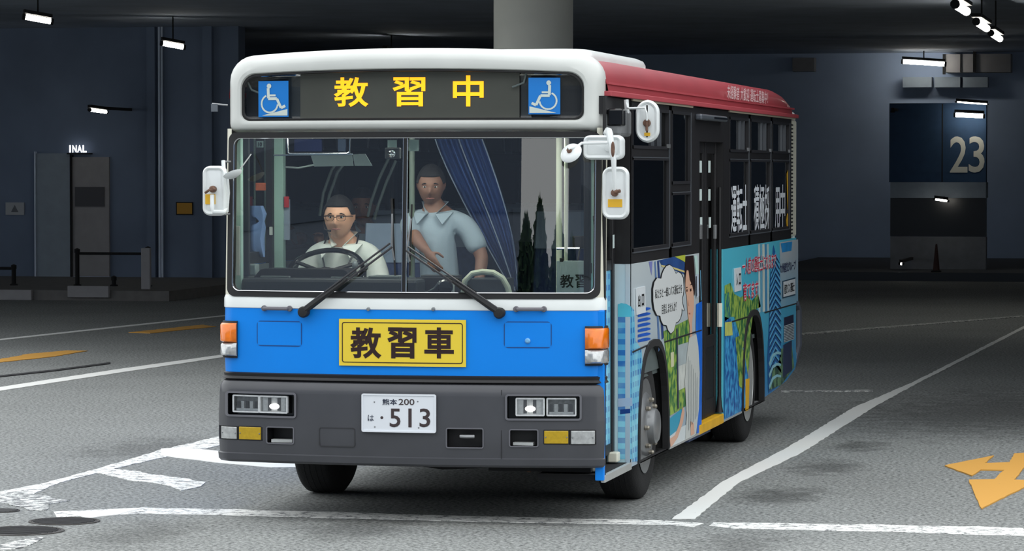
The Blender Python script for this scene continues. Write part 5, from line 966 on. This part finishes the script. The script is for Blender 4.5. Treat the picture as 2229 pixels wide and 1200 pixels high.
def head_mesh(T, w_=.079, d_=.100, h_=.122, fat=1.0):
    w_ *= 1+(fat-1)*.55
    """T maps head space (x right, -y forward, z up; origin at the head's middle) to the world"""
    n, m_ = 64, 44; V = []; F_ = []
    def gs(x, z, cx, cz, sx, sz): return math.exp(-((x-cx)/sx)**2-((z-cz)/sz)**2)
    for j in range(m_+1):
        th = PI*j/m_
        for i in range(n):
            ph = 2*PI*i/n; x = math.sin(th)*math.sin(ph); y = -math.sin(th)*math.cos(ph); z = math.cos(th)
            wx = w_*(1+(.04 if z > .1 else 0)); px, py, pz = x*wx, y*d_, z*h_
            if z < -.05: k = min(1, (-.05-z)/.9); px *= 1-(.20-.55*(fat-1))*k; py *= 1-.10*k if y < 0 else 1-.35*k     # jaw
            if y < -.1:
                fy_ = -y
                nose = gs(px, pz, 0, -.022, .012, .026)*.026+gs(px, pz, 0, -.036, .017, .010)*.012
                brow = gs(px, pz, 0, .022, .045, .010)*.005; sock = (gs(px, pz, -.032, .004, .017, .011)+gs(px, pz, .032, .004, .017, .011))*.010
                lips = gs(px, pz, 0, -.064, .024, .007)*.006+gs(px, pz, 0, -.074, .020, .006)*.005; mouth = gs(px, pz, 0, -.069, .024, .0025)*.006
                chin = gs(px, pz, 0, -.100, .024, .016)*.010; chk = (gs(px, pz, -.040, -.035, .022, .022)+gs(px, pz, .040, -.035, .022, .022))*.006
                py -= fy_*(nose+brow-sock+lips-mouth+chin+chk)
            V.append(T @ Vector((px, py, pz)))
    for j in range(m_): F_ += [(j*n+i, j*n+(i+1) % n, (j+1)*n+(i+1) % n, (j+1)*n+i) for i in range(n)]
    me = bpy.data.meshes.new('h'); me.from_pydata([tuple(v) for v in V], [], F_)
    b = MB()
    for s in (-1, 1):
        R_ = []
        for k in range(7):
            t = k/6; R_.append([tuple(T @ Vector((s*(w_*.97+.012*math.sin(PI*t*.9)+.004*math.cos(q)), .012+(.017*math.cos(q))*(math.sin(PI*(.1+.85*t))), .004+(t-.5)*.062+.004*math.sin(q)))) for q in [2*PI*i/8 for i in range(8)]])
        b.rings(R_, True, True)
    me2 = bpy.data.meshes.new('e'); me2.from_pydata(b.v, [], b.f)
    return [me, me2]
def hand_mesh(wr, d, pn, side, curl=.9, sc=1.0):
    """wr wrist, d forward along the hand, pn the way the palm faces; five separate bent fingers"""
    d = Vector(d).normalized(); pn = Vector(pn); pn = (pn-d*pn.dot(d)).normalized(); ac = d.cross(pn)*side; out = []; wr = Vector(wr)
    pm = wr+d*.075*sc
    out.append(skin([(wr-d*.03, .026*sc), (wr, (.024*sc, .028*sc)), (wr+d*.045*sc, (.017*sc, .036*sc)), (wr+d*.085*sc, (.014*sc, .038*sc))], [(0, 1), (1, 2), (2, 3)]))
    for k, (o_, L_) in enumerate(((.028, .070), (.010, .078), (-.010, .072), (-.028, .058))):
        p = wr+d*.075*sc+ac*o_*sc; J = [(p-d*.02*sc, .010*sc), (p+d*.012*sc, .0098*sc)]; dd = d.copy(); ang = 0
        for q, (f, ad) in enumerate(((.42, .35), (.33, .55), (.25, .45))):
            ang += ad*curl*1.6; dd = d*math.cos(ang)+pn*math.sin(ang); p2 = J[-1][0]+dd*L_*f*sc; J.append((p2, (.0092-.001*q)*sc))
        out.append(skin(J, [(i, i+1) for i in range(len(J)-1)], 1))
    p = wr+d*.025*sc+ac*.030*sc; t1 = (d*.6+ac*.75+pn*.35).normalized(); t2 = (d*.8+ac*.2+pn*.6).normalized()
    out.append(skin([(p-ac*.01*sc, .013*sc), (p+t1*.032*sc, .011*sc), (p+t1*.032*sc+t2*.028*sc, .010*sc), (p+t1*.032*sc+t2*.052*sc, .008*sc)], [(0, 1), (1, 2), (2, 3)], 1))
    return out
def person(lab, head, yaw, pitch, sk, shirt, hipp, neck, shl, elb, wri, hand_d, hand_n, knee, ank, hair_style, fat=1.0, voxel=.007, sleeve=1.0, group=None, curl=.9, hs=1.0):
    """shl/elb/wri/...: (image-left, image-right) pairs of points"""
    V_ = Vector; H = V_(head); T = Matrix.Translation(H) @ Matrix.Rotation(yaw, 4, 'Z') @ Matrix.Rotation(pitch, 4, 'X') @ Matrix.Diagonal((hs, hs, hs, 1))
    hip = V_(hipp); nk = V_(neck); parts = head_mesh(T, fat=fat)
    chest = nk.lerp(hip, .35); belly = nk.lerp(hip, .7); sp = [V_(p) for p in shl]; el = [V_(p) for p in elb]; wr = [V_(p) for p in wri]; kn = [V_(p) for p in knee]; an = [V_(p) for p in ank]
    J = [(hip, (.13*fat, .11*fat)), (belly, (.125*fat, .10*fat)), (chest, (.13*fat, .10)), (nk-V_((0, 0, .02)), (.085, .07)), (nk+V_((0, -.005, .03)), .056*fat), (H+V_((0, .01, -.06)), .056)]
    E = [(0, 1), (1, 2), (2, 3), (3, 4), (4, 5)]
    for i in (0, 1):
        b = len(J); J += [(sp[i], .058*fat), (el[i], .043*fat), (el[i].lerp(wr[i], .4), .038*fat), (wr[i], .027)]; E += [(3, b), (b, b+1), (b+1, b+2), (b+2, b+3)]
    for i in (0, 1):
        b = len(J); hp = hip+V_(((-.09 if i == 0 else .09), 0, -.04)); J += [(hp, .088*fat), (kn[i], .062), (an[i], .042)]; E += [(0, b), (b, b+1), (b+1, b+2)]
    parts.append(skin(J, E))
    for i in (0, 1): parts += hand_mesh(wr[i], hand_d[i], hand_n[i], (1, -1)[i], curl)
    body = join(parts, 'person', sk, voxel, smooth_it=1); tag(body, lab, 'person', group)
    # shirt
    gr = .014; J2 = [(hip+V_((0, 0, .0)), (.155*fat, .13*fat)), (belly, (.15*fat, .125*fat)), (chest, (.155*fat, .118*fat)), (nk-V_((0, 0, .035)), (.098, .082))]; E2 = [(0, 1), (1, 2), (2, 3)]
    for i in (0, 1):
        b = len(J2); J2 += [(sp[i]+V_((0, 0, -.005)), (.078*fat, .074*fat))]; E2 += [(3, b)]
        if sleeve >= 1: J2 += [(sp[i].lerp(el[i], .5), .066*fat), (el[i], .060*fat), (el[i].lerp(wr[i], .5), .052*fat), (el[i].lerp(wr[i], .92), .040)]; E2 += [(b, b+1), (b+1, b+2), (b+2, b+3), (b+3, b+4)]
        else: J2 += [(sp[i].lerp(el[i], .45), .070*fat), (sp[i].lerp(el[i], .9), .068*fat)]; E2 += [(b, b+1), (b+1, b+2)]
    sh = join([skin(J2, E2)], 'shirt', shirt, .011, body, 3)
    # collar: two pointed leaves round the neck
    for s in (-1, 1):
        c0 = nk+V_((0, .075, .055)); c1 = nk+V_((s*.080, .0, .048)); c2 = nk+V_((s*.028, -.112, -.025)); c3 = nk+V_((s*.074, -.138, -.082)); c4 = nk+V_((s*.118, -.045, -.012)); c5 = nk+V_((0, .105, .005))
        MB().slab([nk+(c_-nk)*(1+(fat-1)*1.2)+V_((0, -.012, .006)) for c_ in (c0, c1, c2, c3, c4, c5)], (0, -.004, .004)).build('collar', shirt, body)
    # trousers and shoes
    J3 = [(hip, (.15*fat, .125*fat))]; E3 = []
    for i in (0, 1):
        b = len(J3); hp = hip+V_(((-.095 if i == 0 else .095), 0, -.05)); J3 += [(hp, .105*fat), (kn[i], .080), (an[i]+V_((0, 0, .04)), .068)]; E3 += [(0, b), (b, b+1), (b+1, b+2)]
        j4 = skin([(an[i]+V_((0, .05, -.05)), .04), (an[i]+V_((0, -.04, -.055)), (.042, .038)), (an[i]+V_((0, -.14, -.062)), (.04, .028))], [(0, 1), (1, 2)]); join([j4], 'shoe', 'shoe', None, body)
    join([skin(J3, E3)], 'trousers', 'trouser', .012, body, 2)
    # face
    for s in (-1, 1):
        e = T @ V_((s*.032, -.083, .004)); MB().ball(e, (.013, .010, .0075), 14, 8).build('eye', 'eyew', body, True); p = T @ V_((s*.032+.0, -.0915, .0035)); MB().ball(p, (.0058, .003, .0060), 10, 6).build('pupil', 'hair', body, True)
        MB().tube([T @ V_((s*.016, -.094, .021)), T @ V_((s*.032, -.094, .026)), T @ V_((s*.050, -.082, .020))], [.003, .0042, .002], 6).build('eyebrow', 'hair', body, True)
        MB().tube([T @ V_((s*.019, -.089, .008)), T @ V_((s*.032, -.093, .012)), T @ V_((s*.047, -.081, .006))], .0022, 6).build('upper_eyelid', mat('lid', (110, 76, 62), .6), body, True)
    MB().tube([T @ V_((-.026, -.086, -.067)), T @ V_((-.010, -.099, -.0655)), T @ V_((0, -.101, -.067)), T @ V_((.010, -.099, -.0655)), T @ V_((.026, -.086, -.067))], [.002, .0042, .004, .0042, .002], 8).build('lips', 'lip', body, True)
    # hair cap
    n, m_ = 56, 30; g = MB(); rows = []; rr = random.Random(3)
    for j in range(m_+1):
        row = []
        for i in range(n):
            ph = 2*PI*i/n; fr = math.cos(ph)                     # 1 = forward
            lim = PI*(.455+.17*max(0, -fr)) if fr < .35 else PI*(.335+.165*max(0, (.62-fr)/.27)*(1 if fr < .62 else 0))
            th = lim*j/m_; q = 1.085+.012*math.sin(7*ph+3*th)+rr.uniform(-.006, .006)-(.055 if j == m_ else 0)
            x, y, z = math.sin(th)*math.sin(ph), -math.sin(th)*math.cos(ph), math.cos(th); wx = .079*(1+(fat-1)*.55)*(1.04 if z > .1 else 1)
            row.append(T @ V_((x*wx*q, y*.100*q, z*.122*(q+.03))))
        rows.append(row)
    g.rings(rows).build('hair', 'hair', body, True, sharp=3)
    return body, T
V_ = Vector
# driver
hd = p3(738, 474, .92); nk = V_((hd.x+.005, 1.0, hd.z-.155)); hp = V_((hd.x+.0, 1.08, FLZ+.42))
sL = V_((nk.x-.185, 1.02, nk.z-.075)); sR = V_((nk.x+.185, 1.02, nk.z-.075)); eL = V_((nk.x-.29, .95, nk.z-.37)); eR = V_((nk.x+.28, .95, nk.z-.38))
hub = Vector(sw.location); gL = hub+Vector((1, 0, 0))*Rw*math.cos(PI*1.2)+U*Rw*math.sin(PI*1.2); gR = hub+Vector((1, 0, 0))*Rw*math.cos(-PI*.2)+U*Rw*math.sin(-PI*.2)
wL = gL+V_((-.035, .085, -.02)); wR = gR+V_((.035, .085, -.02))
drvp, T = person('driver in a white shirt with glasses, headset and black lanyard at the wheel', hd, math.radians(3), 0, 'skin', 'shirt', hp, nk, (sL, sR), (eL, eR), (wL, wR), (gL-wL+V_((.03, -.02, .03)), gR-wR+V_((-.03, -.02, .03))), (V_((.9, .1, -.3)), V_((-.9, .1, -.3))),
    (V_((hp.x-.13, .66, 1.22)), V_((hp.x+.13, .66, 1.22))), (V_((hp.x-.13, .52, FLZ+.09)), V_((hp.x+.13, .52, FLZ+.09))), 0, fat=1.16, voxel=.006, hs=1.04)
GLM = mat('glasses_frame', (18, 18, 20), .3); gl = MB()
for s in (-1, 1):
    c = V_((s*.034, -.108, -.002)); pts = [T @ V_((c.x+dx, c.y+(abs(c.x+dx)-.03)*.25, c.z+dz)) for dx, dz in ((-.026, .013), (0, .0145), (.027, .013), (.026, -.006), (.015, -.016), (-.012, -.016), (-.024, -.006))]
    gl.tube(pts, .0016, 6, True); gl.tube([pts[0], pts[1], pts[2]], .0032, 6); gl.tube([T @ V_((s*.062, -.098, .010)), T @ V_((s*.085, -.05, .010)), T @ V_((s*.086, .01, .006))], .0025, 6)
gl.tube([T @ V_((-.008, -.111, .004)), T @ V_((.008, -.111, .004))], .0022, 6); gl.build('glasses', GLM, drvp, True, weld=False)
hs_ = MB(); hs_.tube([T @ V_((-.086, .005, .0)), T @ V_((-.088, -.03, -.035)), T @ V_((-.070, -.085, -.066)), T @ V_((-.040, -.112, -.075))], .0025, 6); hs_.tube([T @ V_((-.046, -.110, -.074)), T @ V_((-.026, -.117, -.076))], [.006, .007], 8); hs_.build('headset_microphone', GLM, drvp, True, weld=False)
ln = MB()
for s in (-1, 1): ln.tube([nk+V_((s*.098, -.0, .045)), nk+V_((s*.105, -.125, -.05)), nk+V_((s*.070, -.178, -.15)), nk+V_((s*.03, -.200, -.24)), nk+V_((.005, -.206, -.31))], .0055, 6)
ln.build('lanyard', GLM, drvp, True, weld=False)
# second man sitting behind the driver
hd = p3(790, 452, 2.25); nk = V_((hd.x+.0, 2.33, hd.z-.15)); hp = V_((hd.x+.0, 2.42, FLZ+.50))
person('seated man in a white shirt half hidden behind the driver', hd, math.radians(8), 0, 'skin_dim', 'shirt_dim', hp, nk, (V_((nk.x-.17, 2.35, nk.z-.07)), V_((nk.x+.17, 2.35, nk.z-.07))), (V_((nk.x-.25, 2.25, nk.z-.34)), V_((nk.x+.24, 2.25, nk.z-.34))), (V_((nk.x-.24, 2.05, nk.z-.13)), V_((nk.x+.17, 2.03, nk.z-.46))), (V_((0, -.1, 1)), V_((-.2, -1, -.1))), (V_((0, -1, 0)), V_((0, 0, -1))),
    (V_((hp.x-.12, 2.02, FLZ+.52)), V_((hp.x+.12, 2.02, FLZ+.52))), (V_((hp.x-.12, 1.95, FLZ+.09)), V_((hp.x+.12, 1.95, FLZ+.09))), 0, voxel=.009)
# instructor standing in the front step well
hd = p3(938, 405, .98); nk = V_((hd.x+.02, 1.02, hd.z-.155)); hp = V_((nk.x+.03, 1.03, STZ+.88))
e1 = p3(905, 520, .88); w1 = p3(930, 548, .78); e2 = p3(1050, 560, 1.0); w2 = p3(1040, 632, .9)
person('standing man in a white short-sleeved shirt beside the driver', hd, math.radians(10), math.radians(6), 'skin_dim', 'shirt_dim', hp, nk, (V_((nk.x-.17, 1.0, nk.z-.07)), V_((nk.x+.19, 1.03, nk.z-.08))), (e1, e2), (w1, w2), (V_((.5, -.3, -.8)), V_((-.2, -.5, -.6))), (V_((.2, .9, 0)), V_((-.7, .2, 0))),
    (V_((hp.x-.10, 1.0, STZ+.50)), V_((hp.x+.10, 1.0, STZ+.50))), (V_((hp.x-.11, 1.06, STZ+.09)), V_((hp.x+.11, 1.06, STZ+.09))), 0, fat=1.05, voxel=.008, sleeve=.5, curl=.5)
